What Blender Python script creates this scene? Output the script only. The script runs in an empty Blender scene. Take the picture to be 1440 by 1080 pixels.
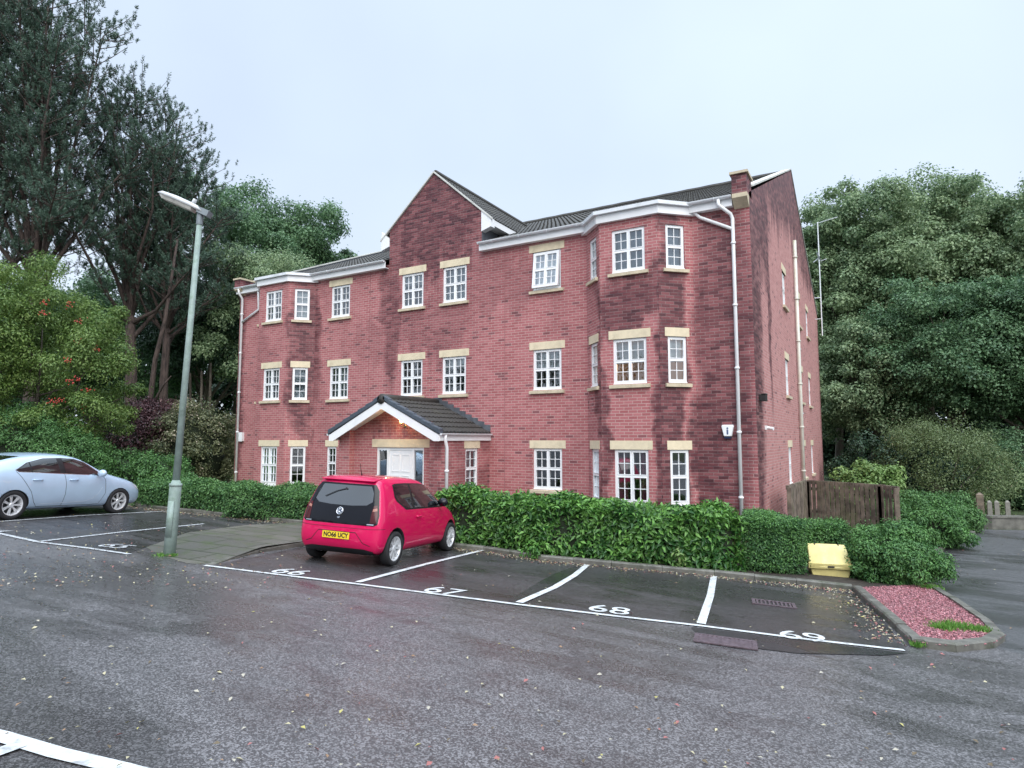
import bpy, bmesh, math, random
import numpy as np
from mathutils import Vector, Matrix
random.seed(7); RNG = np.random.default_rng(11)
R = math.radians
S = bpy.context.scene
COL = S.collection
# ------------------------------------------------------------------ camera
F = 886.8; HZ = 617.0; CH = 2.45; YAW = R(30.39)
PITCH = math.atan((HZ-540)/F)
cd = bpy.data.cameras.new('camera'); cam = bpy.data.objects.new('camera', cd); COL.objects.link(cam)
cam.location = (0, 0, CH); cam.rotation_euler = (math.pi/2+PITCH, 0, YAW)
cd.sensor_width = 36; cd.lens = 36*F/1440; cd.clip_end = 2000; cd.clip_start = .05
S.camera = cam
# ------------------------------------------------------------------ light
SUN_EL, SUN_AZ = R(42), R(138)
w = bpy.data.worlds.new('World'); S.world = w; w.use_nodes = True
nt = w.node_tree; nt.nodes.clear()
def wn(t, **k):
    n = nt.nodes.new(t)
    for a, b in k.items(): setattr(n, a, b)
    return n
out = wn('ShaderNodeOutputWorld'); bg = wn('ShaderNodeBackground'); bg.inputs[1].default_value = .1
sky = wn('ShaderNodeTexSky', sky_type='NISHITA', sun_disc=False, sun_elevation=SUN_EL, sun_rotation=SUN_AZ, air_density=1.0, dust_density=3.0)
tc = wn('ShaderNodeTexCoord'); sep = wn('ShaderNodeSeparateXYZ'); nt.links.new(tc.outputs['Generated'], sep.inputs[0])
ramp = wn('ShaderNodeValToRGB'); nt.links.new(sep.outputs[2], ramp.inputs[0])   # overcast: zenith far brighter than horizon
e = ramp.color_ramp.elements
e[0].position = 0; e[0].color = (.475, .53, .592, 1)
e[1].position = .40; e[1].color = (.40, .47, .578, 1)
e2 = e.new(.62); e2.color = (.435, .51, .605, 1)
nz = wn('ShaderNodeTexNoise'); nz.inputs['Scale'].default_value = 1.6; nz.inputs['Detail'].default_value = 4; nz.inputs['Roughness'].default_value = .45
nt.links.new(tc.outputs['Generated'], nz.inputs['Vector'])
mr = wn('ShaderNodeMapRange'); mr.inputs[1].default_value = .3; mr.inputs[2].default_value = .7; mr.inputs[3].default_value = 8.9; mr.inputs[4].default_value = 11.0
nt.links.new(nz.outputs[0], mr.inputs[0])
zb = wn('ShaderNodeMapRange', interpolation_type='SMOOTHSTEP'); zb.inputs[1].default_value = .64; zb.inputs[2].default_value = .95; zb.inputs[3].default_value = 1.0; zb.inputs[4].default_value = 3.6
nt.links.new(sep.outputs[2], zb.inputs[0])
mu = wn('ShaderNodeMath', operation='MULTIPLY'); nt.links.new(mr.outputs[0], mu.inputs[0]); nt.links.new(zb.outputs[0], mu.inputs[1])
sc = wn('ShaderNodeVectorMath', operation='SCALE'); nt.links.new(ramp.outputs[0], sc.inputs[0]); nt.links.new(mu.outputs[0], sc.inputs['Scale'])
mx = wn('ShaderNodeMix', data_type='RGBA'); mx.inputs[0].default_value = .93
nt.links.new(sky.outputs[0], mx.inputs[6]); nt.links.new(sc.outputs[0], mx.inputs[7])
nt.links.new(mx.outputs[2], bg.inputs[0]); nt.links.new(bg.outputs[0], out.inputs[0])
sd = bpy.data.lights.new('sun', 'SUN'); sd.energy = 1.5; sd.angle = R(55); sd.color = (1, .965, .93)
so = bpy.data.objects.new('sun', sd); COL.objects.link(so)
_d = Vector((math.sin(R(138))*math.cos(SUN_EL), math.cos(R(138))*math.cos(SUN_EL), math.sin(SUN_EL)))
so.rotation_euler = _d.to_track_quat('Z', 'Y').to_euler()
S.view_settings.view_transform = 'Standard'; S.view_settings.look = 'None'; S.view_settings.gamma = 1
S.view_settings.exposure = 0.90
S.render.engine = 'CYCLES'
# ------------------------------------------------------------------ picking points of the real ground through the lens
fw = Vector((-math.sin(YAW)*math.cos(PITCH), math.cos(YAW)*math.cos(PITCH), math.sin(PITCH)))
rt = Vector((math.cos(YAW), math.sin(YAW), 0)); upv = rt.cross(fw)
def ray(px, py): return fw*F + rt*(px-720) + upv*(540-py)
def h(x, y):
    xc = min(max(x, -30), 12)
    a = min(.615 - .0285*xc - .07*y, 1.3)
    b = min(max(-.45 + (-2-x)*.0447, -.45), .42)
    return .5*(a+b+math.sqrt((a-b)**2+.006))
def G(px, py, off=0.0):
    d = ray(px, py); t = .01
    z = 0.0
    for _ in range(60):
        t2 = (z+off-CH)/d.z
        t = t*.4+t2*.6 if _ else t2
        z = h(d.x*t, d.y*t)
    return (d.x*t, d.y*t)
def D(px, depth):                        # ground point on the bearing of px at a depth in metres
    q = Vector((-math.sin(YAW), math.cos(YAW), 0))*depth + rt*((px-720)/F*depth*1.0)
    return (q.x, q.y)
# ------------------------------------------------------------------ node material helpers
def new_mat(name):
    m = bpy.data.materials.new(name); m.use_nodes = True; t = m.node_tree; t.nodes.clear()
    o = t.nodes.new('ShaderNodeOutputMaterial'); b = t.nodes.new('ShaderNodeBsdfPrincipled'); t.links.new(b.outputs[0], o.inputs[0])
    return m, t, b, o
class NT:
    def __init__(s, t): s.t = t
    def n(s, ty, ins=None, **k):
        n = s.t.nodes.new(ty)
        for a, b in k.items(): setattr(n, a, b)
        if ins:
            for a, b in ins.items(): s.set(n.inputs[a], b)
        return n
    def set(s, i, v):
        if isinstance(v, bpy.types.NodeSocket): s.t.links.new(v, i)
        else:
            if hasattr(i, 'default_value'):
                try: i.default_value = v
                except Exception: i.default_value = (*v, 1)
    def m(s, op, a, b=0.0, c=None, clamp=False):
        n = s.t.nodes.new('ShaderNodeMath'); n.operation = op; n.use_clamp = clamp
        s.set(n.inputs[0], a); s.set(n.inputs[1], b)
        if c is not None: s.set(n.inputs[2], c)
        return n.outputs[0]
    def mix(s, f, a, b, bt='MIX'):
        n = s.t.nodes.new('ShaderNodeMix'); n.data_type = 'RGBA'; n.blend_type = bt
        s.set(n.inputs[0], f); s.set(n.inputs[6], a); s.set(n.inputs[7], b); return n.outputs[2]
    def noise(s, vec, scale, detail=4, rough=.5, dist=0):
        n = s.n('ShaderNodeTexNoise', {'Scale': scale, 'Detail': detail, 'Roughness': rough, 'Distortion': dist})
        if vec is not None: s.t.links.new(vec, n.inputs['Vector'])
        return n.outputs[0]
    def rng(s, v, a, b, c=0.0, d=1.0, smooth=True):
        n = s.n('ShaderNodeMapRange', {0: v, 1: a, 2: b, 3: c, 4: d}); n.interpolation_type = 'SMOOTHSTEP' if smooth else 'LINEAR'
        return n.outputs[0]
    def map(s, vec, scale=(1, 1, 1), loc=(0, 0, 0)):
        n = s.n('ShaderNodeMapping'); s.t.links.new(vec, n.inputs[0]); n.inputs['Scale'].default_value = scale; n.inputs['Location'].default_value = loc
        return n.outputs[0]
def c4(c): return (c[0], c[1], c[2], 1)
def bump(g, b, height, strength=.3, dist=.01):
    n = g.n('ShaderNodeBump', {'Strength': strength, 'Distance': dist, 'Height': height}); g.t.links.new(n.outputs[0], b.inputs['Normal'])
MATS = {}
def plain(name, col, rough=.5, metal=0, var=.12, scale=6, coat=0, spec=.5, stain=None, bmp=0):
    if name in MATS: return MATS[name]
    m, t, b, o = new_mat(name); g = NT(t)
    tcn = g.n('ShaderNodeTexCoord').outputs['Object']
    f = g.noise(tcn, scale, 6, .6)
    c1 = c4([min(1, x*(1-var)) for x in col]); c2 = c4([min(1, x*(1+var)) for x in col])
    cc = g.mix(g.rng(f, .3, .7), c1, c2)
    if stain:
        f2 = g.noise(tcn, scale*.5, 8, .7, .4); cc = g.mix(g.rng(f2, .48, .72, 0, stain[1]), cc, c4(stain[0]))
    t.links.new(cc, b.inputs['Base Color'])
    t.links.new(g.rng(f, .2, .8, max(0, rough-.06), min(1, rough+.08)), b.inputs['Roughness'])
    b.inputs['Metallic'].default_value = metal; b.inputs['Coat Weight'].default_value = coat; b.inputs['Coat Roughness'].default_value = .03
    b.inputs['Specular IOR Level'].default_value = spec
    if bmp: bump(g, b, g.noise(tcn, scale*8, 4, .6), bmp, .01)
    MATS[name] = m; return m
# ------------------------------------------------------------------ brick
def ell(g, a, z, ca, cz, ra, rz, s):
    da = g.m('DIVIDE', g.m('SUBTRACT', a, ca), ra); dz = g.m('DIVIDE', g.m('SUBTRACT', z, cz), rz)
    d = g.m('ADD', g.m('MULTIPLY', da, da), g.m('MULTIPLY', dz, dz))
    return g.rng(d, .35, 1.35, s, 0)
def brick(name, axis, ells, base_s=.0, wide_s=.38, L1=(.50, .180, .185), L2=(.38, .112, .118)):
    m, t, b, o = new_mat(name); g = NT(t)
    uv = g.n('ShaderNodeTexCoord'); sp = g.n('ShaderNodeSeparateXYZ', {0: uv.outputs['UV']})
    u, v = sp.outputs[0], sp.outputs[1]
    row = g.m('FLOOR', g.m('DIVIDE', v, .075)); half = g.m('MULTIPLY', g.m('MODULO', g.m('ABSOLUTE', row), 2), .5)
    cu = g.m('ADD', g.m('DIVIDE', u, .225), half); colm = g.m('FLOOR', cu)
    fu = g.m('MULTIPLY', g.m('SUBTRACT', cu, colm), .225); fv = g.m('SUBTRACT', v, g.m('MULTIPLY', row, .075))
    cmb = g.n('ShaderNodeCombineXYZ', {0: colm, 1: row, 2: 0.0})
    wnz = g.n('ShaderNodeTexWhiteNoise', {0: cmb.outputs[0]}, noise_dimensions='2D'); r1 = wnz.outputs[0]
    w2 = g.n('ShaderNodeTexWhiteNoise', {0: g.map(cmb.outputs[0], (1, 1, 1), (31, 57, 0))}, noise_dimensions='2D'); r2 = w2.outputs[0]
    du = g.m('MINIMUM', fu, g.m('SUBTRACT', .225, fu)); dv = g.m('MINIMUM', fv, g.m('SUBTRACT', .075, fv))
    edge = g.m('MINIMUM', du, dv); mort = g.rng(edge, .005, .0095, 1, 0)
    ob = uv.outputs['Object']; so_ = g.n('ShaderNodeSeparateXYZ', {0: ob}); A = so_.outputs[axis]; Z = so_.outputs[2]
    drip = g.noise(g.map(ob, (1.6, 1.6, .22)), 1.3, 5, .6)
    wob = g.noise(ob, .9, 4, .55)
    A2 = g.m('ADD', A, g.m('MULTIPLY', g.m('SUBTRACT', wob, .5), 1.1)); Z2 = g.m('ADD', Z, g.m('MULTIPLY', g.m('SUBTRACT', drip, .5), 3.2))
    st = None
    for q in ells:
        x = ell(g, A2, Z2, *q); st = x if st is None else g.m('MAXIMUM', st, x)
    wide = g.rng(g.noise(g.map(ob, (1, 1, .45)), .55, 5, .6), .48, .72, 0, wide_s)
    st = g.m('MAXIMUM', st, g.m('ADD', wide, base_s)) if st is not None else wide
    st = g.m('MULTIPLY', st, g.rng(drip, .25, .6, .85, 1.1), clamp=True)
    st = g.m('MULTIPLY', st, g.rng(r2, 0, 1, .66, 1.22, False), clamp=True)
    st = g.m('MULTIPLY', st, g.rng(g.noise(g.map(ob, (1.2, 1.2, 4.5)), 1.6, 6, .7), .3, .65, .78, 1.05), clamp=True)
    light = g.mix(r1, c4(L1), c4(L2))
    light = g.mix(g.rng(r2, .945, .95, 0, .55), light, c4((.085, .032, .045)))      # odd burnt bricks
    dark = g.mix(r1, c4((.125, .024, .032)), c4((.055, .012, .018)))
    bc = g.mix(st, light, dark)
    mc = g.mix(st, c4((.56, .40, .37)), c4((.10, .055, .06)))
    bc = g.mix(g.m('MULTIPLY', mort, .85), bc, mc)
    fine = g.noise(ob, 60, 5, .65)
    bc = g.mix(g.rng(fine, .35, .7, 0, .25), bc, c4((.04, .02, .02)))
    # light salt marks where some bricks weep
    salt = g.m('MULTIPLY', g.rng(g.noise(ob, 3.1, 6, .75), .66, .76, 0, .28), g.rng(r1, .5, .8))
    bc = g.mix(salt, bc, c4((.5, .36, .36)))
    t.links.new(bc, b.inputs['Base Color'])
    t.links.new(g.rng(st, 0, 1, .82, .6, False), b.inputs['Roughness'])
    hgt = g.m('ADD', g.m('MULTIPLY', mort, -1), g.m('MULTIPLY', fine, .35))
    bump(g, b, hgt, .55, .006)
    return m
Y0 = 15.4; XL = -21.2; XR = -2.5; CX = -11.88
FRONT = [(-11.9, 9.7, 2.4, 2.6, .95), (-13.6, 6.8, .5, 2.8, .7), (-11.9, 5.9, 1.6, 1.2, .45), (-9.8, 7.0, 2.2, 1.0, .35),
         (-5.4, 6.0, 1.15, .9, .85), (-4.35, 4.6, .35, 4.6, .98), (-3.15, 3.6, .75, 5.2, .82), (-3.6, 2.0, .4, 2.2, 1), (-6.0, 2.6, .2, 2.6, .8), (-4.6, 2, .25, 2.4, .9),
         (-6.1, 4.4, .18, 3.0, .6), (-17.25, 5.4, .5, 3.0, .85), (-17.3, 2.3, .3, 2, .5), (-14.3, 5.6, 1.1, .8, .25), (-21, 4, .25, 5, .6)]
SIDE = [(15.2, 5, 1.5, 9, 1), (16.8, 9.2, 2.0, 2.8, .95), (20, 10.8, 4.0, 2.1, .95), (24.5, 11.6, 7, 2.1, .95), (29, 9.9, 3.6, 1.3, .8), (18.0, 6.2, .3, 3.0, .8), (33.3, 4, .4, 5, .5)]
M_front = brick('brick_front', 0, FRONT); M_side = brick('brick_side', 1, SIDE, 0, .05, (.58, .27, .25), (.47, .19, .18))
M_porch = brick('brick_porch', 0, [(-11.3, 3.1, 2, .5, .5), (-10.0, 1.6, .25, 2, .45)])
M_stack = brick('brick_stack', 2, [(9, 9, 9, 9, .85)])
M_white = plain('white_upvc', (.86, .87, .88), .32, var=.03, scale=2, stain=((.5, .54, .5), .25))
M_gutter = plain('white_gutter', (.74, .77, .80), .35, var=.05, scale=3, stain=((.34, .38, .33), .5))
M_stone = plain('cast_stone', (.58, .50, .36), .85, var=.12, scale=5, stain=((.23, .2, .13), .55), bmp=.15)
M_cope = plain('pale_coping', (.60, .60, .56), .8, var=.1, scale=3, stain=((.2, .2, .17), .6))
M_lead = plain('lead_flashing', (.16, .17, .19), .45, metal=.5, var=.2)
M_lintel = plain('lintel_stone', (.72, .62, .44), .85, var=.08, scale=4, stain=((.34, .3, .2), .4), bmp=.1)
M_dark = plain('dark_interior', (.035, .035, .04), .9, var=.1)
M_roomw = plain('room_wall', (.35, .32, .28), .9, var=.05)
M_door = plain('white_door', (.84, .85, .86), .3, var=.02)
M_blind = plain('pale_blind', (.72, .74, .76), .8, var=.05)
M_curt = plain('curtain', (.30, .10, .14), .9, var=.2)
M_net = plain('net_curtain', (.45, .50, .55), .9, var=.1)
def glass_mat():
    m, t, b, o = new_mat('window_glass'); g = NT(t)
    tr = g.n('ShaderNodeBsdfTransparent', {0: c4((.80, .85, .85))}); gl = g.n('ShaderNodeBsdfGlossy', {'Roughness': .012, 'Color': c4((.9, .95, 1))})
    tcn = g.n('ShaderNodeTexCoord').outputs['Object']
    bn = g.n('ShaderNodeBump', {'Strength': .12, 'Distance': .02, 'Height': g.noise(tcn, 1.4, 1)}); t.links.new(bn.outputs[0], gl.inputs['Normal'])
    fr = g.n('ShaderNodeFresnel', {'IOR': 1.5}); f = g.m('ADD', g.m('MULTIPLY', fr.outputs[0], 2.5), .08, clamp=True)
    mx_ = g.n('ShaderNodeMixShader', {0: f, 1: tr.outputs[0], 2: gl.outputs[0]}); t.links.new(mx_.outputs[0], o.inputs[0]); t.nodes.remove(b)
    return m
M_glass = glass_mat()
def tile_mat(name, a, b_, moss=.3, rough=.55):
    m, t, b, o = new_mat(name); g = NT(t)
    tcn = g.n('ShaderNodeTexCoord').outputs['Object']
    f = g.noise(tcn, 2.2, 6, .7); f2 = g.noise(tcn, 25, 4, .6); f3 = g.noise(tcn, .5, 4, .6)
    c = g.mix(g.rng(f2, .3, .7), c4(a), c4(b_)); c = g.mix(g.rng(f, .5, .72, 0, moss), c, c4((.09, .085, .045)))
    c = g.mix(g.rng(f3, .4, .7, 0, .4), c, c4([x*.5 for x in a]))
    t.links.new(c, b.inputs['Base Color']); b.inputs['Roughness'].default_value = rough
    bump(g, b, f2, .4, .01); return m
M_tile = tile_mat('roof_tile', (.035, .033, .030), (.070, .065, .057), .45, .7)
M_tilep = tile_mat('porch_tile', (.024, .022, .020), (.052, .047, .040), .3, .65)
M_verge = tile_mat('verge_tile', (.05, .065, .085), (.085, .105, .13), .1, .45)
# ------------------------------------------------------------------ mesh builder
class MB:
    def __init__(s): s.v = []; s.f = []; s.m = []; s.uv = []; s.mi = 0
    def add(s, vs, fs, uvs=None):
        b = len(s.v); s.v += [tuple(p) for p in vs]
        for k, f in enumerate(fs):
            s.f.append([b+i for i in f]); s.m.append(s.mi); s.uv.append(uvs[k] if uvs else None)
    def box(s, x0, x1, y0, y1, z0, z1, M=None, bev=0):
        p = [(x, y, z) for z in (z0, z1) for y in (y0, y1) for x in (x0, x1)]
        if M is not None: p = [tuple(M @ Vector(q)) for q in p]
        s.add(p, [(0, 2, 3, 1), (4, 5, 7, 6), (0, 1, 5, 4), (1, 3, 7, 5), (3, 2, 6, 7), (2, 0, 4, 6)])
    def tube(s, pts, r, n=8, cap=True, sq=None):
        pts = [Vector(p) for p in pts]; rs = r if isinstance(r, (list, tuple)) else [r]*len(pts)
        up = None; rings = []
        for i, p in enumerate(pts):
            a = pts[max(i-1, 0)]; c = pts[min(i+1, len(pts)-1)]; d = (c-a).normalized() if (c-a).length > 1e-9 else Vector((0, 0, 1))
            if up is None: up = Vector((0, 0, 1)) if abs(d.z) < .9 else Vector((1, 0, 0))
            sx = d.cross(up).normalized(); up = sx.cross(d).normalized()
            rings.append([p+(sx*math.cos(2*math.pi*k/n)+up*math.sin(2*math.pi*k/n))*rs[i] for k in range(n)])
        b = len(s.v)
        for rg in rings: s.v += [tuple(q) for q in rg]
        for i in range(len(rings)-1):
            for k in range(n):
                s.f.append([b+i*n+k, b+i*n+(k+1) % n, b+(i+1)*n+(k+1) % n, b+(i+1)*n+k]); s.m.append(s.mi); s.uv.append(None)
        if cap:
            s.f.append([b+k for k in range(n)][::-1]); s.m.append(s.mi); s.uv.append(None)
            s.f.append([b+(len(rings)-1)*n+k for k in range(n)]); s.m.append(s.mi); s.uv.append(None)
    def lathe(s, prof, n=24, M=None):      # prof: (r, z) about local z
        b = len(s.v)
        for r, z in prof:
            for k in range(n):
                q = Vector((r*math.cos(2*math.pi*k/n), r*math.sin(2*math.pi*k/n), z)); s.v.append(tuple(M @ q if M is not None else q))
        for i in range(len(prof)-1):
            for k in range(n):
                s.f.append([b+i*n+k, b+i*n+(k+1) % n, b+(i+1)*n+(k+1) % n, b+(i+1)*n+k]); s.m.append(s.mi); s.uv.append(None)
    def prism(s, poly, fn0, fn1):          # poly 2D; fn0/fn1 map (a,b)->3D for the two ends
        n = len(poly); s.add([fn0(*p) for p in poly]+[fn1(*p) for p in poly],
              [list(range(n))[::-1], list(range(n, 2*n))]+[(i, (i+1) % n, n+(i+1) % n, n+i) for i in range(n)])
    def build(s, name, mats, parent=None, smooth=False, bevel=0):
        me = bpy.data.meshes.new(name); me.from_pydata(s.v, [], s.f)
        if not isinstance(mats, (list, tuple)): mats = [mats]
        for m in mats: me.materials.append(m)
        me.polygons.foreach_set('material_index', s.m)
        if any(u is not None for u in s.uv):
            l = me.uv_layers.new(name='UVMap'); k = 0
            for f, u in zip(s.f, s.uv):
                for j in range(len(f)):
                    l.data[k].uv = u[j] if u is not None else (s.v[f[j]][0]+s.v[f[j]][1], s.v[f[j]][2]); k += 1
        if smooth: me.polygons.foreach_set('use_smooth', [True]*len(me.polygons))
        me.update()
        bm = bmesh.new(); bm.from_mesh(me); bmesh.ops.recalc_face_normals(bm, faces=bm.faces) if smooth != 'keep' else None
        bm.to_mesh(me); bm.free()
        ob = bpy.data.objects.new(name, me); COL.objects.link(ob)
        if parent is not None: ob.parent = parent
        if bevel:
            bv = ob.modifiers.new('b', 'BEVEL'); bv.width = bevel; bv.segments = 2; bv.limit_method = 'ANGLE'; bv.angle_limit = R(40)
        return ob
def tag(o, label=None, cat=None, group=None, kind=None):
    if label: o['label'] = label
    if cat: o['category'] = cat
    if group: o['group'] = group
    if kind: o['kind'] = kind
    return o
def empty(name, loc=(0, 0, 0), rz=0):
    o = bpy.data.objects.new(name, None); COL.objects.link(o); o.location = loc; o.rotation_euler = (0, 0, rz); o.empty_display_size = .2; return o
def copy_tree(o, parent=None):
    c = o.copy(); COL.objects.link(c)
    if parent is not None: c.parent = parent
    for ch in list(o.children): copy_tree(ch, c)
    return c
# ------------------------------------------------------------------ the ground sheets
def drape(name, poly, off, mat, step=.5, kind='structure', offf=None, thick=0):
    bm = bmesh.new(); vs = [bm.verts.new((p[0], p[1], 0)) for p in poly]; bm.faces.new(vs)
    xs = [p[0] for p in poly]; ys = [p[1] for p in poly]
    for ax, lo, hi in ((0, min(xs), max(xs)), (1, min(ys), max(ys))):
        k = math.floor(lo/step)+1
        while k*step < hi:
            co = [0, 0, 0]; co[ax] = k*step; no = [0, 0, 0]; no[ax] = 1
            bmesh.ops.bisect_plane(bm, geom=bm.verts[:]+bm.edges[:]+bm.faces[:], plane_co=co, plane_no=no); k += 1
    for v in bm.verts: v.co.z = h(v.co.x, v.co.y)+(offf(v.co.x, v.co.y) if offf else off)
    bmesh.ops.recalc_face_normals(bm, faces=bm.faces)
    if bm.faces and sum(f.normal.z for f in bm.faces) < 0: bmesh.ops.reverse_faces(bm, faces=bm.faces)
    me = bpy.data.meshes.new(name); bm.to_mesh(me); bm.free(); me.materials.append(mat)
    for p in me.polygons: p.use_smooth = True
    ob = bpy.data.objects.new(name, me); COL.objects.link(ob)
    if kind: ob['kind'] = kind
    return ob
def asphalt(name, dark, light, wet, patch=.5, seed=0):
    m, t, b, o = new_mat(name); g = NT(t)
    ob = g.map(g.n('ShaderNodeTexCoord').outputs['Object'], (1, 1, 1), (seed, seed*.7, 0))
    vor = g.n('ShaderNodeTexVoronoi', {'Scale': 88.0, 'Randomness': 1.0}); t.links.new(ob, vor.inputs['Vector'])
    cell = g.n('ShaderNodeSeparateXYZ', {0: vor.outputs['Color']}).outputs[0]
    fine = g.noise(ob, 140, 3, .6); big = g.noise(ob, .42, 6, .62, .5); mid = g.noise(ob, 2.4, 6, .65)
    streak = g.noise(g.map(ob, (.45, 2.2, 1)), .8, 6, .6, .8)
    c = g.mix(g.rng(cell, .35, .95), c4(dark), c4(light))
    c = g.mix(g.rng(fine, .6, .75, 0, .25), c, c4((.30, .29, .30)))
    band = g.m('MULTIPLY', g.rng(g.noise(g.map(ob, (.10, .55, 1)), 1.0, 5, .6, .6), .50, .64), .8)
    wetf = g.m('MULTIPLY', g.m('MAXIMUM', band, g.rng(g.m('ADD', g.m('MULTIPLY', big, .55), g.m('MULTIPLY', streak, .45)), .46, .60)), patch)
    c = g.mix(g.m('MULTIPLY', wetf, .62), c, c4([x*.45 for x in dark]))
    c = g.mix(g.rng(mid, .45, .75, 0, .25), c, c4([x*.6 for x in dark]))
    t.links.new(c, b.inputs['Base Color'])
    rr = g.m('SUBTRACT', wet, g.m('MULTIPLY', wetf, .2)); t.links.new(g.m('ADD', rr, g.m('MULTIPLY', g.m('SUBTRACT', mid, .5), .25)), b.inputs['Roughness'])
    b.inputs['Specular IOR Level'].default_value = .55
    hh = g.m('ADD', g.m('MULTIPLY', cell, .6), g.m('MULTIPLY', fine, .4))
    st = g.m('SUBTRACT', .55, g.m('MULTIPLY', wetf, .38))
    bn = g.n('ShaderNodeBump', {'Strength': st, 'Distance': .006, 'Height': hh}); t.links.new(bn.outputs[0], b.inputs['Normal'])
    return m
M_asph = asphalt('drive_asphalt', (.066, .063, .065), (.225, .218, .224), .40, .8)
M_bay = asphalt('bay_asphalt', (.030, .029, .031), (.105, .10, .104), .40, .8, 5)
M_road = asphalt('road_asphalt', (.06, .062, .065), (.15, .15, .155), .45, .9, 9)
def soil_mat():
    m, t, b, o = new_mat('soil_ground'); g = NT(t); ob = g.n('ShaderNodeTexCoord').outputs['Object']
    c = g.mix(g.rng(g.noise(ob, .35, 6, .6), .4, .6), c4((.035, .03, .02)), c4((.04, .075, .02)))
    c = g.mix(g.rng(g.noise(ob, 9, 6, .7), .4, .7, 0, .6), c, c4((.07, .11, .03)))
    t.links.new(c, b.inputs['Base Color']); b.inputs['Roughness'].default_value = .95; bump(g, b, g.noise(ob, 20, 5), .6, .05); return m
M_soil = soil_mat()
def lawn_mat():
    m, t, b, o = new_mat('lawn_grass'); g = NT(t); ob = g.n('ShaderNodeTexCoord').outputs['Object']
    c = g.mix(g.rng(g.noise(ob, 3, 6, .7), .35, .65), c4((.05, .12, .025)), c4((.10, .2, .045)))
    t.links.new(c, b.inputs['Base Color']); b.inputs['Roughness'].default_value = .9; bump(g, b, g.noise(ob, 60, 4), .8, .04); return m
M_lawn = lawn_mat()
def bigground():
    def axis(lo, hi, c0, c1, st):
        a = list(np.arange(c0, c1+.001, st)); x = c0; s_ = st
        while x > lo: s_ *= 1.35; x -= s_; a.insert(0, max(x, lo))
        x = c1; s_ = st
        while x < hi: s_ *= 1.35; x += s_; a.append(min(x, hi))
        return a
    X = axis(-420, 420, -30, 14, .5); Y = axis(-300, 520, -4, 34, .5)
    vs = [(x, y, h(x, y)) for y in Y for x in X]; n = len(X)
    fs = [(j*n+i, j*n+i+1, (j+1)*n+i+1, (j+1)*n+i) for j in range(len(Y)-1) for i in range(n-1)]
    b = MB(); b.add(vs, fs); o = b.build('ground', M_soil, None, True); o['kind'] = 'structure'
bigground()
# drive: everything in front of the kerbs, and the road bending round to the right
K0 = [G(*p) for p in [(190, 713), (240, 719), (330, 728), (425, 738)]]           # kerb behind the left bays
KH = [G(*p) for p in [(606, 768), (680, 776), (755, 788), (860, 798), (1005, 811), (1120, 823), (1199, 832)]]   # kerb in front of the hedge
ISL = [G(*p) for p in [(1199, 832), (1240, 870), (1283, 911), (1345, 919), (1398, 913), (1414, 902), (1395, 882), (1345, 848), (1310, 826)]]
RD = [G(*p) for p in [(1310, 826), (1316, 800), (1322, 780), (1340, 762), (1372, 752), (1440, 757)]]
drive = [(-60, -30), (40, -30), (40, 13), G(1440, 830), G(1420, 868), ISL[5], ISL[4], ISL[3], ISL[2], ISL[1]]+KH[::-1]+[G(606, 768), G(425, 740)]+K0[::-1]+[(-22, 11.2), (-60, 12)]
# the road sheet reaches under the drive edge, so it lies lower
road = [(14, 1), (40, 1), (40, 26)]+[D(1560, 20.9), D(1460, 20.3), D(1385, 20.5), D(1352, 20.9), RD[3], RD[2], RD[1], RD[0], ISL[7], ISL[6], (ISL[5][0]-.25, ISL[5][1]), (ISL[4][0]-.3, ISL[4][1]+.12), (ISL[3][0]-.2, ISL[3][1]+.2), (ISL[3][0]-.3, ISL[3][1]-1), (3, 3)]
o = drape('drive', [(-60, -30), (40, -30), (40, 6), (6, 8.0), (ISL[4][0]+.5, ISL[4][1]-.25), (ISL[4][0]+.02, ISL[4][1]+.04), (ISL[3][0], ISL[3][1]+.06)]+[ISL[2], ISL[1]]+KH[::-1]+[G(425, 740)]+K0[::-1]+[(-22, 11.2), (-60, 12)], .012, M_asph, 1.0)
o = drape('road', road, .006, M_road, .8)
FL = [G(*p) for p in [(288, 797), (500, 822), (727, 851), (983, 881), (1275, 917)]]
bays = [FL[0], FL[1], FL[2], FL[3], FL[4], ISL[1]]+KH[::-1]+[G(425, 770), G(330, 790)]
drape('parking_bay_surface', bays, .016, M_bay, .5)
drape('parking_bay_surface', [G(-260, 735), G(0, 752), G(60, 765), G(180, 780), G(205, 771), G(262, 757), G(345, 745), G(425, 740)]+K0[::-1]+[G(-120, 700)], .016, M_bay, .5)
M_patch = asphalt('patch_asphalt', (.028, .029, .033), (.05, .05, .056), .3, .9, 3)
drape('tarmac_patch', [G(972, 884), G(1276, 921), G(1240, 924), G(1120, 921), G(990, 905)], .020, M_patch, .4)
drape('tarmac_patch', [G(727, 851), G(828, 797), G(812, 796), G(785, 806), G(772, 812), G(715, 846)], .020, M_patch, .4)
drape('lawn', [(-60, 13), G(190, 700), G(335, 706), (XL, 15.6), (XL, 40), (-60, 60)], .02, M_lawn, 1.0)
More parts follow.
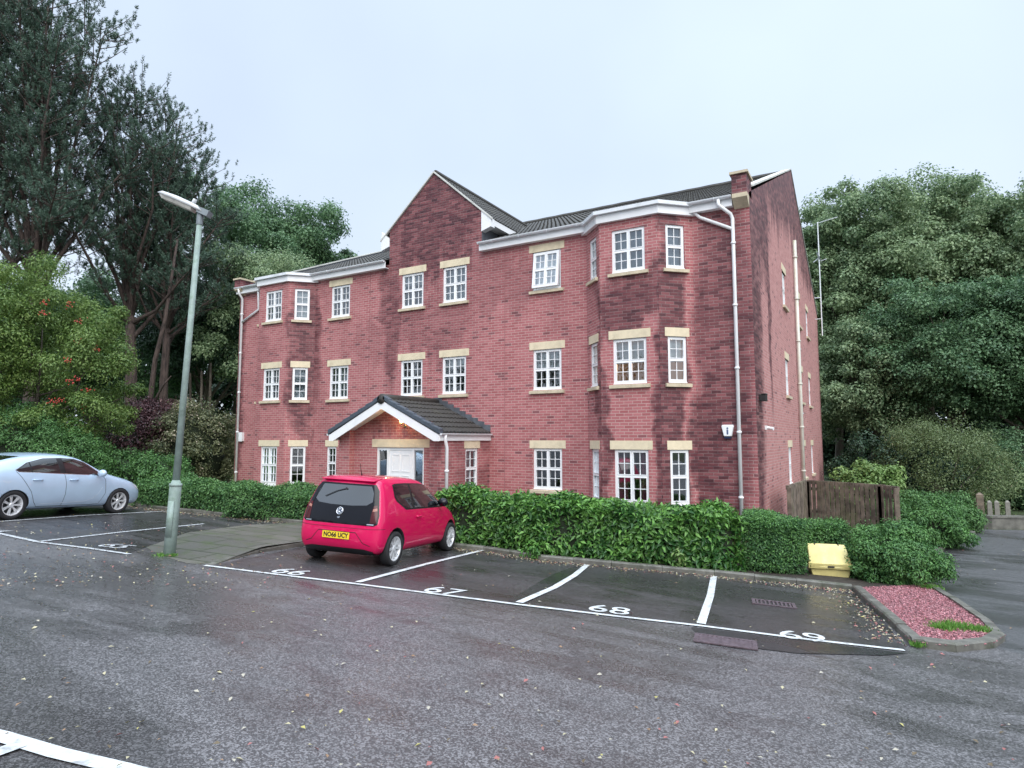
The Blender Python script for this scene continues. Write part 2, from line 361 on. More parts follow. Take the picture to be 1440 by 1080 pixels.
# paving between the two rows of bays
def pave_mat():
    m, t, b, o = new_mat('mossy_paving'); g = NT(t); ob = g.n('ShaderNodeTexCoord').outputs['Object']
    bt = g.n('ShaderNodeTexBrick', {'Scale': 1.0, 'Mortar Size': .02, 'Brick Width': .9, 'Row Height': .6, 'Color1': c4((.085, .085, .072)), 'Color2': c4((.135, .13, .11)), 'Mortar': c4((.02, .03, .01))})
    rot = g.n('ShaderNodeMapping'); t.links.new(ob, rot.inputs[0]); rot.inputs['Rotation'].default_value = (0, 0, R(-8)); t.links.new(rot.outputs[0], bt.inputs['Vector'])
    c = g.mix(g.rng(g.noise(ob, 2.2, 6, .7), .45, .68, 0, .75), bt.outputs[0], c4((.06, .085, .03)))
    c = g.mix(g.rng(g.noise(ob, 40, 4, .7), .5, .7, 0, .4), c, c4((.05, .05, .045)))
    t.links.new(c, b.inputs['Base Color']); b.inputs['Roughness'].default_value = .5; bump(g, b, g.noise(ob, 50, 5), .4, .01); return m
PV = [G(*p) for p in [(205, 771), (262, 757), (345, 745), (425, 741), (470, 738), (470, 764), (420, 770), (365, 778), (325, 788), (300, 796), (262, 793), (225, 782)]]
def pvo(x, y): return .014+.10*min(1, max(0, (y-6.6)/1.4))
ob_ = drape('footpath', PV, 0, pave_mat(), .4, offf=pvo)
# kerbs
M_kerb = plain('kerb_concrete', (.135, .13, .112), .6, var=.35, scale=4, stain=((.035, .045, .02), .9), bmp=.3)
def kerb(name, pts, wd=.13, ht=.11, ht0=None, label=''):
    b = MB(); seg = []
    for i in range(len(pts)-1):
        a = Vector(pts[i]); c = Vector(pts[i+1]); n = max(1, round((c-a).length/.9))
        for k in range(n): seg.append((a.lerp(c, k/n), a.lerp(c, (k+1)/n)))
    N = len(seg)
    for i, (a, c) in enumerate(seg):
        d = (c-a).normalized(); nrm = Vector((-d.y, d.x)); a2 = a+d*.004; c2 = c-d*.004
        j = random.uniform(-.006, .006); ch = .02
        e0 = ht if ht0 is None else ht0+(ht-ht0)*i/N; e1 = ht if ht0 is None else ht0+(ht-ht0)*(i+1)/N
        pr = []
        for p, e in ((a2, e0), (c2, e1)):
            z = h(p.x, p.y); q = p+nrm*wd
            pr += [(p.x, p.y, z-.1), (p.x, p.y, z+e-ch+j), (p.x+nrm.x*ch, p.y+nrm.y*ch, z+e+j), (q.x, q.y, z+e+j), (q.x, q.y, z-.1)]
        b.add(pr, [(0, 1, 2, 3, 4), (9, 8, 7, 6, 5), (0, 5, 6, 1), (1, 6, 7, 2), (2, 7, 8, 3), (3, 8, 9, 4)])
    o = b.build(name, M_kerb); return o
o = kerb('kerb', KH[::1]); o['kind'] = 'structure'
o = kerb('kerb', K0); o['kind'] = 'structure'
o = kerb('kerb', ISL+RD[1:5]); o['kind'] = 'structure'
o = kerb('kerb', [PV[i] for i in (9, 8, 7, 6, 5)], ht=.125, ht0=.02); o['kind'] = 'structure'
# raised bed behind the hedge kerb and the red chip island
drape('planting_bed', [KH[0]]+KH[1:]+[ISL[8]]+RD[1:3]+[(1.5, 19), (-1.5, 19.5), (-2.4, 15.2), (-10, 14.6), (-9.3, 12.9)], .05, plain('bed_soil', (.035, .027, .02), .95, var=.4, scale=9, bmp=.6), .5)
def chips_mat():
    m, t, b, o = new_mat('red_chips'); g = NT(t); ob = g.n('ShaderNodeTexCoord').outputs['Object']
    v = g.n('ShaderNodeTexVoronoi', {'Scale': 34.0}); t.links.new(ob, v.inputs['Vector']); s_ = g.n('ShaderNodeSeparateXYZ', {0: v.outputs['Color']})
    c = g.mix(s_.outputs[0], c4((.46, .13, .15)), c4((.74, .38, .41))); c = g.mix(g.rng(v.outputs[0], .3, .6, 0, .8), c, c4((.06, .015, .02)))
    c = g.mix(g.rng(g.noise(ob, 3, 5), .6, .75, 0, .5), c, c4((.16, .12, .05)))
    t.links.new(c, b.inputs['Base Color']); b.inputs['Roughness'].default_value = .7; bump(g, b, g.m('SUBTRACT', 1, v.outputs[0]), .9, .03); return m
M_chip = chips_mat()
drape('gravel_bed', ISL, .07, M_chip, .3)
def scatter_chips():
    P = [Vector(p) for p in ISL]; xs = [p.x for p in P]; ys = [p.y for p in P]
    def inside(x, y):
        c = False
        for i in range(len(P)):
            a, b_ = P[i], P[i-1]
            if (a.y > y) != (b_.y > y) and x < (b_.x-a.x)*(y-a.y)/(b_.y-a.y)+a.x: c = not c
        return c
    b = MB(); k = 0
    while k < 7000:
        x = random.uniform(min(xs), max(xs)); y = random.uniform(min(ys), max(ys))
        if not inside(x, y): continue
        k += 1; s_ = random.uniform(.01, .028); a = random.random()*6.28; z = h(x, y)+.072
        q = [(x+math.cos(a+j*2.1+random.uniform(-.3, .3))*s_*random.uniform(.6, 1.2), y+math.sin(a+j*2.1)*s_, z+random.uniform(0, .012)) for j in range(3)]
        t_ = (x, y, z+s_*.6); b.add(q+[t_], [(0, 1, 3), (1, 2, 3), (2, 0, 3)])
    o = b.build('red_stone_chips', M_chip); tag(o, 'pinkish red stone chips covering the kerbed bed at the road corner', 'gravel', kind='stuff')
scatter_chips()
# white bay lines
M_line = plain('line_paint', (.60, .62, .62), .5, var=.15, scale=11, stain=((.12, .12, .125), .8))
def worn_line():
    m, t, b, o = new_mat('worn_line_paint'); g = NT(t); ob = g.n('ShaderNodeTexCoord').outputs['Object']
    f = g.rng(g.noise(ob, 22, 6, .75), .50, .60, 0, 1); c = g.mix(g.m('MULTIPLY', f, .85), c4((.55, .57, .58)), c4((.07, .07, .075)))
    t.links.new(c, b.inputs['Base Color']); b.inputs['Roughness'].default_value = .45; return m
M_worn = worn_line()
def line(pts, wd=.09, mat=None, off=.024):
    P = [Vector(p) for p in pts]; poly = []; bk = []
    for i, p in enumerate(P):
        d = (P[min(i+1, len(P)-1)]-P[max(i-1, 0)]).normalized(); n = Vector((-d.y, d.x))*wd/2; poly.append(p+n); bk.append(p-n)
    return drape('bay_line', [tuple(q) for q in poly+bk[::-1]], off, mat or M_line, .4)
line([G(288, 797), G(400, 811), G(500, 823), G(727, 852), G(860, 868), G(983, 882), G(1130, 901), G(1272, 917)], .085)
line([G(503, 821), G(600, 795), G(680, 775)], .10, off=.028)
line([G(730, 850), G(780, 828), G(808, 811), G(826, 796)], .11, off=.028)
line([G(986, 880), G(999, 840), G(1004, 812)], .11, off=.028)
line([G(-120, 734), G(0, 752), G(55, 764), G(120, 772), G(182, 781)], .10, M_worn)
line([G(50, 764), G(170, 750), G(287, 738)], .09, M_worn, .028)
line([G(-60, 741), G(0, 735), G(120, 726), G(235, 720)], .09, M_worn, .028)
line([G(-300, 965), G(0, 1040), G(80, 1064), G(172, 1086), G(300, 1120)], .12)
line([G(-60, 1085), G(30, 1052), ], .11, off=.028)
def painted_text(s, px, py, size=.62, mat=None, dirp=None):
    cu = bpy.data.curves.new('n', 'FONT'); cu.body = s; cu.size = size; cu.align_x = 'CENTER'; cu.offset = .005; ob = bpy.data.objects.new('n', cu); COL.objects.link(ob)
    dg = bpy.context.evaluated_depsgraph_get(); me = bpy.data.meshes.new_from_object(ob.evaluated_get(dg)); bpy.data.objects.remove(ob)
    c = Vector(G(px, py)); a = Vector(G(px+40, py+ (dirp or 4.9))); u = (a-c).normalized(); v = Vector((-u.y, u.x))
    for vt in me.vertices:
        q = c+u*vt.co.x*.92+v*(vt.co.y-size*.35); vt.co = (q.x, q.y, h(q.x, q.y)+.026)
    me.materials.clear(); me.materials.append(mat or M_line)
    o = bpy.data.objects.new('bay_number', me); COL.objects.link(o); o['kind'] = 'structure'
painted_text('66', 410, 806); painted_text('67', 625, 833); painted_text('68', 857, 859.5); painted_text('69', 1128, 897, .6)
painted_text('65', 165, 769.5, .62, M_worn); painted_text('64', -10, 748, .62, M_worn)
# iron covers
M_iron = plain('cast_iron', (.13, .10, .115), .5, metal=.3, var=.3, scale=20, stain=((.10, .06, .06), .6), bmp=.3)
def cover(name, c, u, sx, sy, label, grate):
    c = Vector(c); u = Vector(u).normalized(); v = Vector((-u.y, u.x)); z = lambda p: h(p.x, p.y)
    M = Matrix(((u.x, v.x, 0, c.x), (u.y, v.y, 0, c.y), (u.x*-.0285-u.y*.07, -v.x*.0285-v.y*.07, 1, h(c.x, c.y)+.019), (0, 0, 0, 1)))
    b = MB(); f = .05
    b.box(-sx/2, sx/2, -sy/2, -sy/2+f, 0, .014, M); b.box(-sx/2, sx/2, sy/2-f, sy/2, 0, .014, M); b.box(-sx/2, -sx/2+f, -sy/2+f, sy/2-f, 0, .014, M); b.box(sx/2-f, sx/2, -sy/2+f, sy/2-f, 0, .014, M)
    fr = b.build(name, M_iron); tag(fr, label, 'drain cover' if grate else 'manhole cover')
    b = MB(); n = 9 if grate else 12
    if not grate: b.box(-sx/2+f, sx/2-f, -sy/2+f, sy/2-f, 0, .007, M)
    for k in range(n):
        x = -sx/2+f+(sx-2*f)*(k+.5)/n; b.box(x-.013, x+.013, -sy/2+f, sy/2-f, .0075 if not grate else .002, .012, M)
    b.build('grating' if grate else 'lid', M_iron, fr)
cover('drain_cover', G(1088, 851), (1, .2), .62, .42, 'rectangular iron drain grating set in the last bay behind the number 69', True)
cover('manhole_cover', G(1020, 905), (1, .2), .68, .40, 'rusty rectangular manhole cover just in front of the white bay line', False)
# ------------------------------------------------------------------ THE BUILDING
BL = tag(empty('apartment_building', (0, 0, 0)), 'three storey red brick block of flats with gabled centre, canted bays and tiled porch', 'building')
def panel(b, p0, d, L, z0, z1, ops, inset=.09, u0=0.0, top=None):
    """wall skin from p0 along d (2D), openings (u0,u1,z0,z1); outward is to the right of d"""
    d = Vector(d).normalized(); p0 = Vector(p0); nrm = Vector((d.y, -d.x))
    us = sorted({0, L}|{q for o_ in ops for q in o_[:2]}); zs = sorted({z0, z1}|{q for o_ in ops for q in o_[2:4]})
    def P(u, z, n=0.0): q = p0+d*u-nrm*n; return (q.x, q.y, z)
    for i in range(len(us)-1):
        for k in range(len(zs)-1):
            um = (us[i]+us[i+1])/2; zm = (zs[k]+zs[k+1])/2
            if any(o_[0] < um < o_[1] and o_[2] < zm < o_[3] for o_ in ops): continue
            a, c, e_, f = us[i], us[i+1], zs[k], zs[k+1]
            b.add([P(a, e_), P(c, e_), P(c, f), P(a, f)], [(0, 1, 2, 3)], [[(u0+a, e_), (u0+c, e_), (u0+c, f), (u0+a, f)]])
    for (a, c, e_, f) in ops:
        for q in (((a, e_), (a, f)), ((a, f), (c, f)), ((c, f), (c, e_)), ((c, e_), (a, e_))):
            (ua, za), (ub, zb_) = q
            b.add([P(ua, za), P(ub, zb_), P(ub, zb_, inset), P(ua, za, inset)], [(0, 1, 2, 3)], [[(ua+za, za), (ub+zb_, zb_), (ub+zb_, zb_+inset), (ua+za, za+inset)]])
def tri(b, pts, uvs): b.add(pts, [list(range(len(pts)))], [uvs])
def framing(b, W, H, kind, depth=.06):
    fr = .055
    def bar(x0, x1, z0, z1, y0=-.03, y1=.03): b.box(x0, x1, y0, y1, z0, z1)
    bar(-W/2, W/2, 0, fr+.015); bar(-W/2, W/2, H-fr, H); bar(-W/2, -W/2+fr, fr+.015, H-fr); bar(W/2-fr, W/2, fr+.015, H-fr)
    zb_ = fr+.015
    if kind == 'tall': bar(-W/2+fr, W/2-fr, zb_, zb_+.09, -.024, .024); zb_ += .09
    x0, x1, z1 = -W/2+fr, W/2-fr, H-fr; zm = (zb_+z1)/2
    if W > .7:
        cols = [(x0, -.022), (.022, x1)]; bar(-.022, .022, zb_, z1, -.026, .026)
    else: cols = [(x0, x1)]
    for (a, c) in cols:
        bar(a, c, zm-.022, zm+.022, -.026, .026)
        for (e_, f) in ((zb_, zm-.022), (zm+.022, z1)):
            s_ = .018
            bar(a, a+s_, e_, f, -.036, .02); bar(c-s_, c, e_, f, -.036, .02); bar(a+s_, c-s_, e_, e_+s_, -.036, .02); bar(a+s_, c-s_, f-s_, f, -.036, .02)
            m_ = (a+c)/2; q = (e_+f)/2
            bar(m_-.008, m_+.008, e_+s_, f-s_, -.014, .006)
            bar(a+s_, m_-.008, q-.008, q+.008, -.013, .005); bar(m_+.008, c-s_, q-.008, q+.008, -.013, .005)
def window(pos, rz, W, H, kind='std', inside='none', sill=True, lintel=True, tilt=0, u=.0):
    """pos = middle of the opening's foot on the wall face; local -y is outward"""
    M = Matrix.Translation(Vector(pos)) @ Matrix.Rotation(rz, 4, 'Z')
    b = MB()
    if tilt:
        fr = .05
        for q in ((-W/2, W/2, 0, fr), (-W/2, W/2, H-fr, H), (-W/2, -W/2+fr, fr, H-fr), (W/2-fr, W/2, fr, H-fr)): b.box(q[0], q[1], -.03, .03, q[2], q[3])
        b2 = MB(); framing(b2, W-.08, H-.08, kind); T = Matrix.Translation((0, -.05, H-.04)) @ Matrix.Rotation(tilt, 4, 'X') @ Matrix.Translation((0, 0, -(H-.08)))
        b.add([tuple(T @ Vector(v)) for v in b2.v], b2.f)
    else: framing(b, W, H, kind)
    f = b.build('window', M_white, BL); f.matrix_local = M @ Matrix.Translation((0, .065, 0))
    g_ = MB()
    if tilt:
        q = [(-W/2+.08, .005, .06), (W/2-.08, .005, .06), (W/2-.08, .005, H-.14), (-W/2+.08, .005, H-.14)]; g_.add([tuple(T @ Vector(v)) for v in q], [(0, 1, 2, 3)])
    else: g_.add([(-W/2+.05, .008, .05), (W/2-.05, .008, .05), (W/2-.05, .008, H-.05), (-W/2+.05, .008, H-.05)], [(0, 1, 2, 3)])
    g_.build('pane', M_glass, f)
    if inside in ('half', 'full', 'third'):
        k = {'half': .5, 'full': .93, 'third': .3}[inside]; b = MB(); n = int(H*k/.035)
        for i in range(n): z = H-.05-i*.035; b.box(-W/2+.03, W/2-.03, .10, .125, z-.032, z)
        b.build('blind', M_blind, f)
    elif inside in ('curtain', 'net'):
        b = MB(); n = 28
        for sgn in ((-1, 1) if inside == 'curtain' else (0,)):
            xa, xb = ((-W/2, -W/2+.3*W) if sgn < 0 else (W/2-.3*W, W/2)) if sgn else (-W/2, W/2)
            pts = [(xa+(xb-xa)*i/n, .16+.03*math.sin(i*1.7)) for i in range(n+1)]
            for i in range(n): b.add([(pts[i][0], pts[i][1], .02), (pts[i+1][0], pts[i+1][1], .02), (pts[i+1][0], pts[i+1][1], H), (pts[i][0], pts[i][1], H)], [(0, 1, 2, 3)])
        b.build('curtain', M_curt if inside == 'curtain' else M_net, f, True)
    if sill:
        b = MB(); e_ = .09; b.add([(-W/2-e_, -.075, -.10), (W/2+e_, -.075, -.10), (W/2+e_, .06, -.10), (-W/2-e_, .06, -.10), (-W/2-e_, -.075, -.022), (W/2+e_, -.075, -.022), (W/2+e_, .06, .0), (-W/2-e_, .06, .0)],
                         [(3, 2, 1, 0), (4, 5, 6, 7), (0, 1, 5, 4), (1, 2, 6, 5), (2, 3, 7, 6), (3, 0, 4, 7)])
        o_ = b.build('sill', M_stone, f); o_.matrix_local = Matrix.Translation((0, -.065, 0))
        b = MB(); b.box(-W/2-.02, W/2+.02, -.062, -.031, 0.002, .022); b.build('sill_trim', M_white, f)
    if lintel:
        b = MB(); lw = W+.22 if W > .7 else W+.15; b.box(-lw/2, lw/2, -.012, .05, H, H+.215); o_ = b.build('lintel', M_lintel, BL); o_.matrix_local = M
    return f
ZG, ZM, ZT = (1.07, 2.19), (3.79, 4.92), (6.60, 7.70)
WW = .88; NW = .45
wl = MB()
# front skin: left strip, [bay gap], middle, [bay gap], right strip
BAYR = [(-6.70, Y0), (-6.06, 14.75), (-4.53, 14.75), (-3.86, Y0)]
BAYL = [(2*CX+3.86, Y0), (2*CX+4.53, 14.75), (2*CX+6.06, 14.75), (2*CX+6.70, Y0)]
cC5 = -7.91; cC4 = -11.06; cC3 = 2*CX-cC4; cC2 = 2*CX-cC5
wx0, wx1 = -13.55, -9.78; cN = -10.40; cNl = 2*CX-cN
GR = -.7; TOPZ = 8.12
panel(wl, (XL, Y0), (1, 0), BAYL[0][0]-XL, GR, TOPZ, [])
x0 = BAYL[3][0]; x1 = BAYR[0][0]
ops = []
for c in (cC2, cC5):
    for zz in ((ZG, ZM, ZT) if c == cC5 else (ZM, ZT)): ops.append((c-WW/2-x0, c+WW/2-x0, zz[0], zz[1]))
for c in (cC3, cC4):
    for zz in (ZM, ZT): ops.append((c-WW/2-x0, c+WW/2-x0, zz[0], zz[1]))
ops2 = ops+[(-16.33-x0, -16.33+NW-x0, *ZG)]
panel(wl, (x0, Y0), (1, 0), x1-x0, GR, TOPZ, ops2, u0=x0-XL)
panel(wl, (BAYR[3][0], Y0), (1, 0), XR-BAYR[3][0], GR, TOPZ, [], u0=20)
# gable
GZ, GS, GH = 10.80, .87, 1.80
sh = GZ-GS*GH
tri(wl, [(CX-GH, Y0, TOPZ), (CX+GH, Y0, TOPZ), (CX+GH, Y0, sh), (CX, Y0, GZ), (CX-GH, Y0, sh)], [(CX-GH-XL, TOPZ), (CX+GH-XL, TOPZ), (CX+GH-XL, sh), (CX-XL, GZ), (CX-GH-XL, sh)])
def bay(pts, mirror):
    A, B, C, Dp = [Vector(p) for p in pts]
    cw = (B-A).length
    bw = (C-B).length; W1 = .86
    fo = [(bw/2-W1/2, bw/2+W1/2, .80, 2.19), (bw/2-W1/2, bw/2+W1/2, *ZM), (bw/2-W1/2, bw/2+W1/2, *ZT)]
    panel(wl, B, C-B, bw, GR, 7.98, fo, u0=3)
    co = [(.21, .21+.5, .80, 2.19), (.21, .71, *ZM), (.21, .71, *ZT)]
    panel(wl, A, B-A, cw, GR, 7.98, co); panel(wl, C, Dp-C, (Dp-C).length, GR, 7.98, co, u0=5)
    ins = (['curtain', 'half', 'net'], ['none', 'half', 'net'], ['none', 'net', 'net']) if not mirror else (['none', 'net', 'net'], ['none', 'net', 'full'], ['none', 'none', 'net'])
    for (P, Q, ws, sh_, ii) in ((B, C, W1, bw/2, ins[0]), (C, Dp, .5, .46, ins[1]), (A, B, .5, .46, ins[2])):
        d = (Q-P).normalized(); c = P+d*sh_; rz = math.atan2(d.y, d.x)
        for k, (z0_, z1_) in enumerate(((.80, 2.19), ZM, ZT)):
            window((c.x, c.y, z0_), rz, ws, z1_-z0_, 'tall' if k == 0 else 'std', ii[k], lintel=(k < 2))
    # cornice, gutter and flat roof
    for nm, e_, z0_, z1_, mt in (('bay_fascia', .10, 7.93, 8.13, M_white), ('bay_gutter', .19, 8.135, 8.225, M_gutter)):
        b = MB(); n1 = Vector((-.70, -.71))*e_; n2 = Vector((0, -1))*e_; n3 = Vector((.70, -.71))*e_
        def isec(k): return [(A.x-e_*1.35, Y0-.02), (B.x-e_*.42, B.y-e_), (C.x+e_*.42, C.y-e_), (Dp.x+e_*1.35, Y0-.02)]
        poly = isec(0)
        b.prism(poly, lambda x, y: (x, y, z0_), lambda x, y: (x, y, z1_)); b.build(nm, mt, BL)
bay(BAYR, False); bay(BAYL, True)
# other front windows
for c, z, ins, tl in ((cC5, ZG, 'none', 0), (cC5, ZM, 'half', 0), (cC5, ZT, 'full', R(-7)), (cC4, ZM, 'third', 0), (cC4, ZT, 'net', 0), (cC3, ZM, 'curtain', 0), (cC3, ZT, 'third', 0), (cC2, ZM, 'net', 0), (cC2, ZT, 'curtain', 0)):
    window((c, Y0, z[0]), 0, WW, z[1]-z[0], 'std', ins, tilt=tl)
window((wx1, 14.50, ZG[0]), R(90), .62, ZG[1]-ZG[0], 'std', 'net'); window((-16.33+NW/2, Y0, ZG[0]), 0, NW, ZG[1]-ZG[0], 'std', 'none')
wl.build('wall', M_front, BL, 'keep')
# side and rear walls
ws_ = MB(); YB = 33.4; YM = (Y0+YB)/2; RZ = 12.15; EZ = 8.3
sops = []
for yc, wd in ((21.3, .8), (25.3, .8), (28.3, .8)):
    for zz in (ZG, ZM, ZT): sops.append((yc-wd/2-Y0, yc+wd/2-Y0, *zz)); window((XR, yc, zz[0]), R(90), wd, zz[1]-zz[0], 'std', 'none')
panel(ws_, (XR, Y0), (0, 1), YB-Y0, GR, EZ, sops)
tri(ws_, [(XR, Y0, EZ), (XR, YB, EZ), (XR, YM, RZ+.08)], [(0, EZ), (YB-Y0, EZ), (YM-Y0, RZ+.08)])
panel(ws_, (XL, YB), (0, -1), YB-Y0, GR, EZ, [])
tri(ws_, [(XL, YB, EZ), (XL, Y0, EZ), (XL, YM, RZ+.08)], [(0, EZ), (YB-Y0, EZ), (YM-Y0, RZ+.08)])
panel(ws_, (XR, YB), (-1, 0), XR-XL, GR, EZ-.1, [])
ws_.build('gable_wall', M_side, BL, 'keep')
# interior: floors and partitions so rooms are dark but real
b = MB()
for z in (.05, 2.78, 5.52, 8.05): b.box(XL+.3, XR-.3, Y0+.16, YB-.3, z, z+.12)
for z in (.2, 2.95, 5.7):
    for x in (-16.8, -13.9, -9.6, -7.0): b.box(x, x+.1, Y0+.2, YB-.5, z, z+2.3)
    b.box(XL+.3, XR-.3, 19.5, 19.6, z, z+2.3)
    for P in (BAYR, BAYL):
        b.prism([(P[0][0]+.16, Y0+.15), (P[1][0]+.1, P[1][1]+.16), (P[2][0]-.1, P[2][1]+.16), (P[3][0]-.16, Y0+.15)], lambda x, y: (x, y, z-.16), lambda x, y: (x, y, z-.05))
b.build('interior', M_roomw, BL)
# roof
def tiled(b, o, u, v, Lu, Lv, pu=.30, pv=.32, amp=.02, lip=.022, clip=None):
    """rows of rolled tiles: o eave corner, u along eave, v up the slope"""
    o = Vector(o); u = Vector(u).normalized(); v = Vector(v).normalized(); n = u.cross(v).normalized()
    if n.z < 0: n = -n
    nu = max(1, round(Lu/pu)); nv = max(1, round(Lv/pv)); prof = [(0, 0), (.22, 1), (.42, .0), (.5, 0), (.72, 1), (.92, 0)]
    for j in range(nv):
        a = j*Lv/nv; c = (j+1)*Lv/nv
        la, lb = 0, Lu
        if clip: la, lb = clip((a+c)/2)
        if lb-la < .05: continue
        us = [k*Lu/nu+f*Lu/nu for k in range(nu) for f, _ in prof]+[Lu]; hs = [q for k in range(nu) for _, q in prof]+[0]
        sel = [(x, q) for x, q in zip(us, hs) if la <= x <= lb]
        if not sel: continue
        sel = [(la, 0)]+sel+[(lb, 0)]
        vs = []
        jit = random.uniform(-.003, .003)
        for x, q in sel:
            p = o+u*x; vs += [p+v*(a-.02)+n*(q*amp-.02), p+v*(a-.02)+n*(lip+q*amp+jit), p+v*c+n*(q*amp+jit)]
        m_ = len(sel)
        b.add(vs, [(3*i, 3*i+3, 3*i+4, 3*i+1) for i in range(m_-1)]+[(3*i+1, 3*i+4, 3*i+5, 3*i+2) for i in range(m_-1)])
EY, EZr = Y0-.22, 8.20
sl = Vector((0, YM-EY, RZ-EZr)); LV = sl.length
b = MB(); xg0, xg1 = CX-GH-.012, CX+GH+.012; fy_ = (Y0+.03-EY)/(YM-EY)
tiled(b, (XL+.12, EY, EZr), (1, 0, 0), sl, xg0-XL-.12, LV); tiled(b, (xg1, EY, EZr), (1, 0, 0), sl, XR-.12-xg1, LV)
_o = Vector((xg0, EY, EZr))+sl*fy_; tiled(b, _o, (1, 0, 0), sl, xg1-xg0, LV*(1-fy_))
sl2 = Vector((0, YM-(YB+.22), RZ-EZr)); tiled(b, (XL+.12, YB+.22, EZr), (1, 0, 0), sl2, XR-XL-.24, LV)
b.tube([(XL+.1+i*.45, YM, RZ+.03+(.01 if i % 2 else 0)) for i in range(42)], .11, 8)
rf = b.build('roof', M_tile, BL)
b = MB(); 
for xa_, xb_, fa in ((XL+.1, xg0, 0), (xg0, xg1, fy_), (xg1, XR-.1, 0)): b.add([(xa_, EY+(YM-EY)*fa, EZr-.03+(RZ-EZr)*fa), (xb_, EY+(YM-EY)*fa, EZr-.03+(RZ-EZr)*fa), (xb_, YM, RZ-.05), (xa_, YM, RZ-.05)], [(0, 1, 2, 3)])
b.add([(XL+.1, YB+.2, EZr-.03), (XR-.1, YB+.2, EZr-.03), (XR-.1, YM, RZ-.05), (XL+.1, YM, RZ-.05)], [(0, 1, 2, 3)])
b.build('roof_deck', M_dark, rf)
# central gable roof
GE = 2.12; gez = GZ+.03-GS*GE
b = MB(); m_s = (RZ-EZr)/(YM-EY)
for sg in (-1, 1):
    v = Vector((-sg*GE, 0, GS*GE)); Lg = v.length; yend = EY+(GZ-EZr)/m_s+.1
    L_ = yend-Y0+.1
    def clip(s_, L_=L_, Lg=Lg):
        z = gez+(GZ-gez)*s_/Lg; ye = EY+(z-EZr)/m_s+.25; return (0, max(0, ye-Y0+.0))
    tiled(b, (CX+sg*GE, Y0+.0, gez), (0, 1, 0), v, L_, Lg, clip=clip)
b.tube([(CX, Y0+.04+i*.42, GZ+.04) for i in range(15)], .10, 8)
b.build('gable_roof', M_tile, BL)
b = MB()
for sg in (-1, 1):
    b.prism([(0, GZ+.075), (sg*(GE+.05), GZ+.075-GS*(GE+.05)), (sg*(GE+.05), GZ+.02-GS*(GE+.05)), (0, GZ+.02)], lambda x, z: (CX+x, Y0-.05, z), lambda x, z: (CX+x, Y0+.03, z))
b.build('gable_coping', M_cope, BL)
for sg in (-1, 1):   # white eave boxes and side fascias of the gable roof
    b = MB()
    x0_, x1_ = sorted((CX+sg*GH, CX+sg*(GE+.02)))
    b.prism([(x0_, 8.62), (x1_, 8.72), (x1_, 8.98), (x0_, sh+.03)], lambda x, z: (x, Y0-.03, z), lambda x, z: (x, Y0+.18, z))
    xx = CX+sg*GE; b.box(xx-.012, xx+.012, Y0+.18, 17.1, gez-.2, gez-.02)
    b.box(min(CX+sg*GH, xx), max(CX+sg*GH, xx), Y0+.18, 16.8, gez-.2, gez-.18)
    b.build('gable_fascia', M_white, BL)
for sg in (-1, 1):
    xx = CX+sg*GH; b = MB()
    b.add([(xx, Y0+.002, 8.1), (xx, 17.2, 8.1), (xx, 17.2, 9.12), (xx, Y0+.002, 9.12)], [(0, 1, 2, 3)]); b.build('gable_cheek', M_lead, BL)
# eaves
def eave(xa, xb):
    b = MB(); b.box(xa, xb, EY+.04, EY+.06, 7.98, 8.19); b.box(xa, xb, EY+.06, Y0+.01, 7.985, 8.0); b.build('fascia', M_white, BL)
    b = MB(); n = 8; pts = [(-math.cos(math.pi*k/n)*.06, -math.sin(math.pi*k/n)*.06) for k in range(n+1)]
    for (p, q) in zip(pts, pts[1:]):
        b.add([(xa, EY-.03+p[0], 8.21+p[1]), (xb, EY-.03+p[0], 8.21+p[1]), (xb, EY-.03+q[0], 8.21+q[1]), (xa, EY-.03+q[0], 8.21+q[1])], [(0, 1, 2, 3)])
    for e_ in (xa, xb): b.add([(e_, EY-.03+p[0], 8.21+p[1]) for p in pts], [list(range(n+1))])
    x = xa+.5
    while x < xb: b.tube([(x, EY-.03+p[0]*1.12, 8.21+p[1]*1.12) for p in pts], .012, 5); x += .9
    b.build('gutter', M_gutter, BL)
eave(XL-.02, CX-GH-.02); eave(CX+GH+.02, XR-.36)
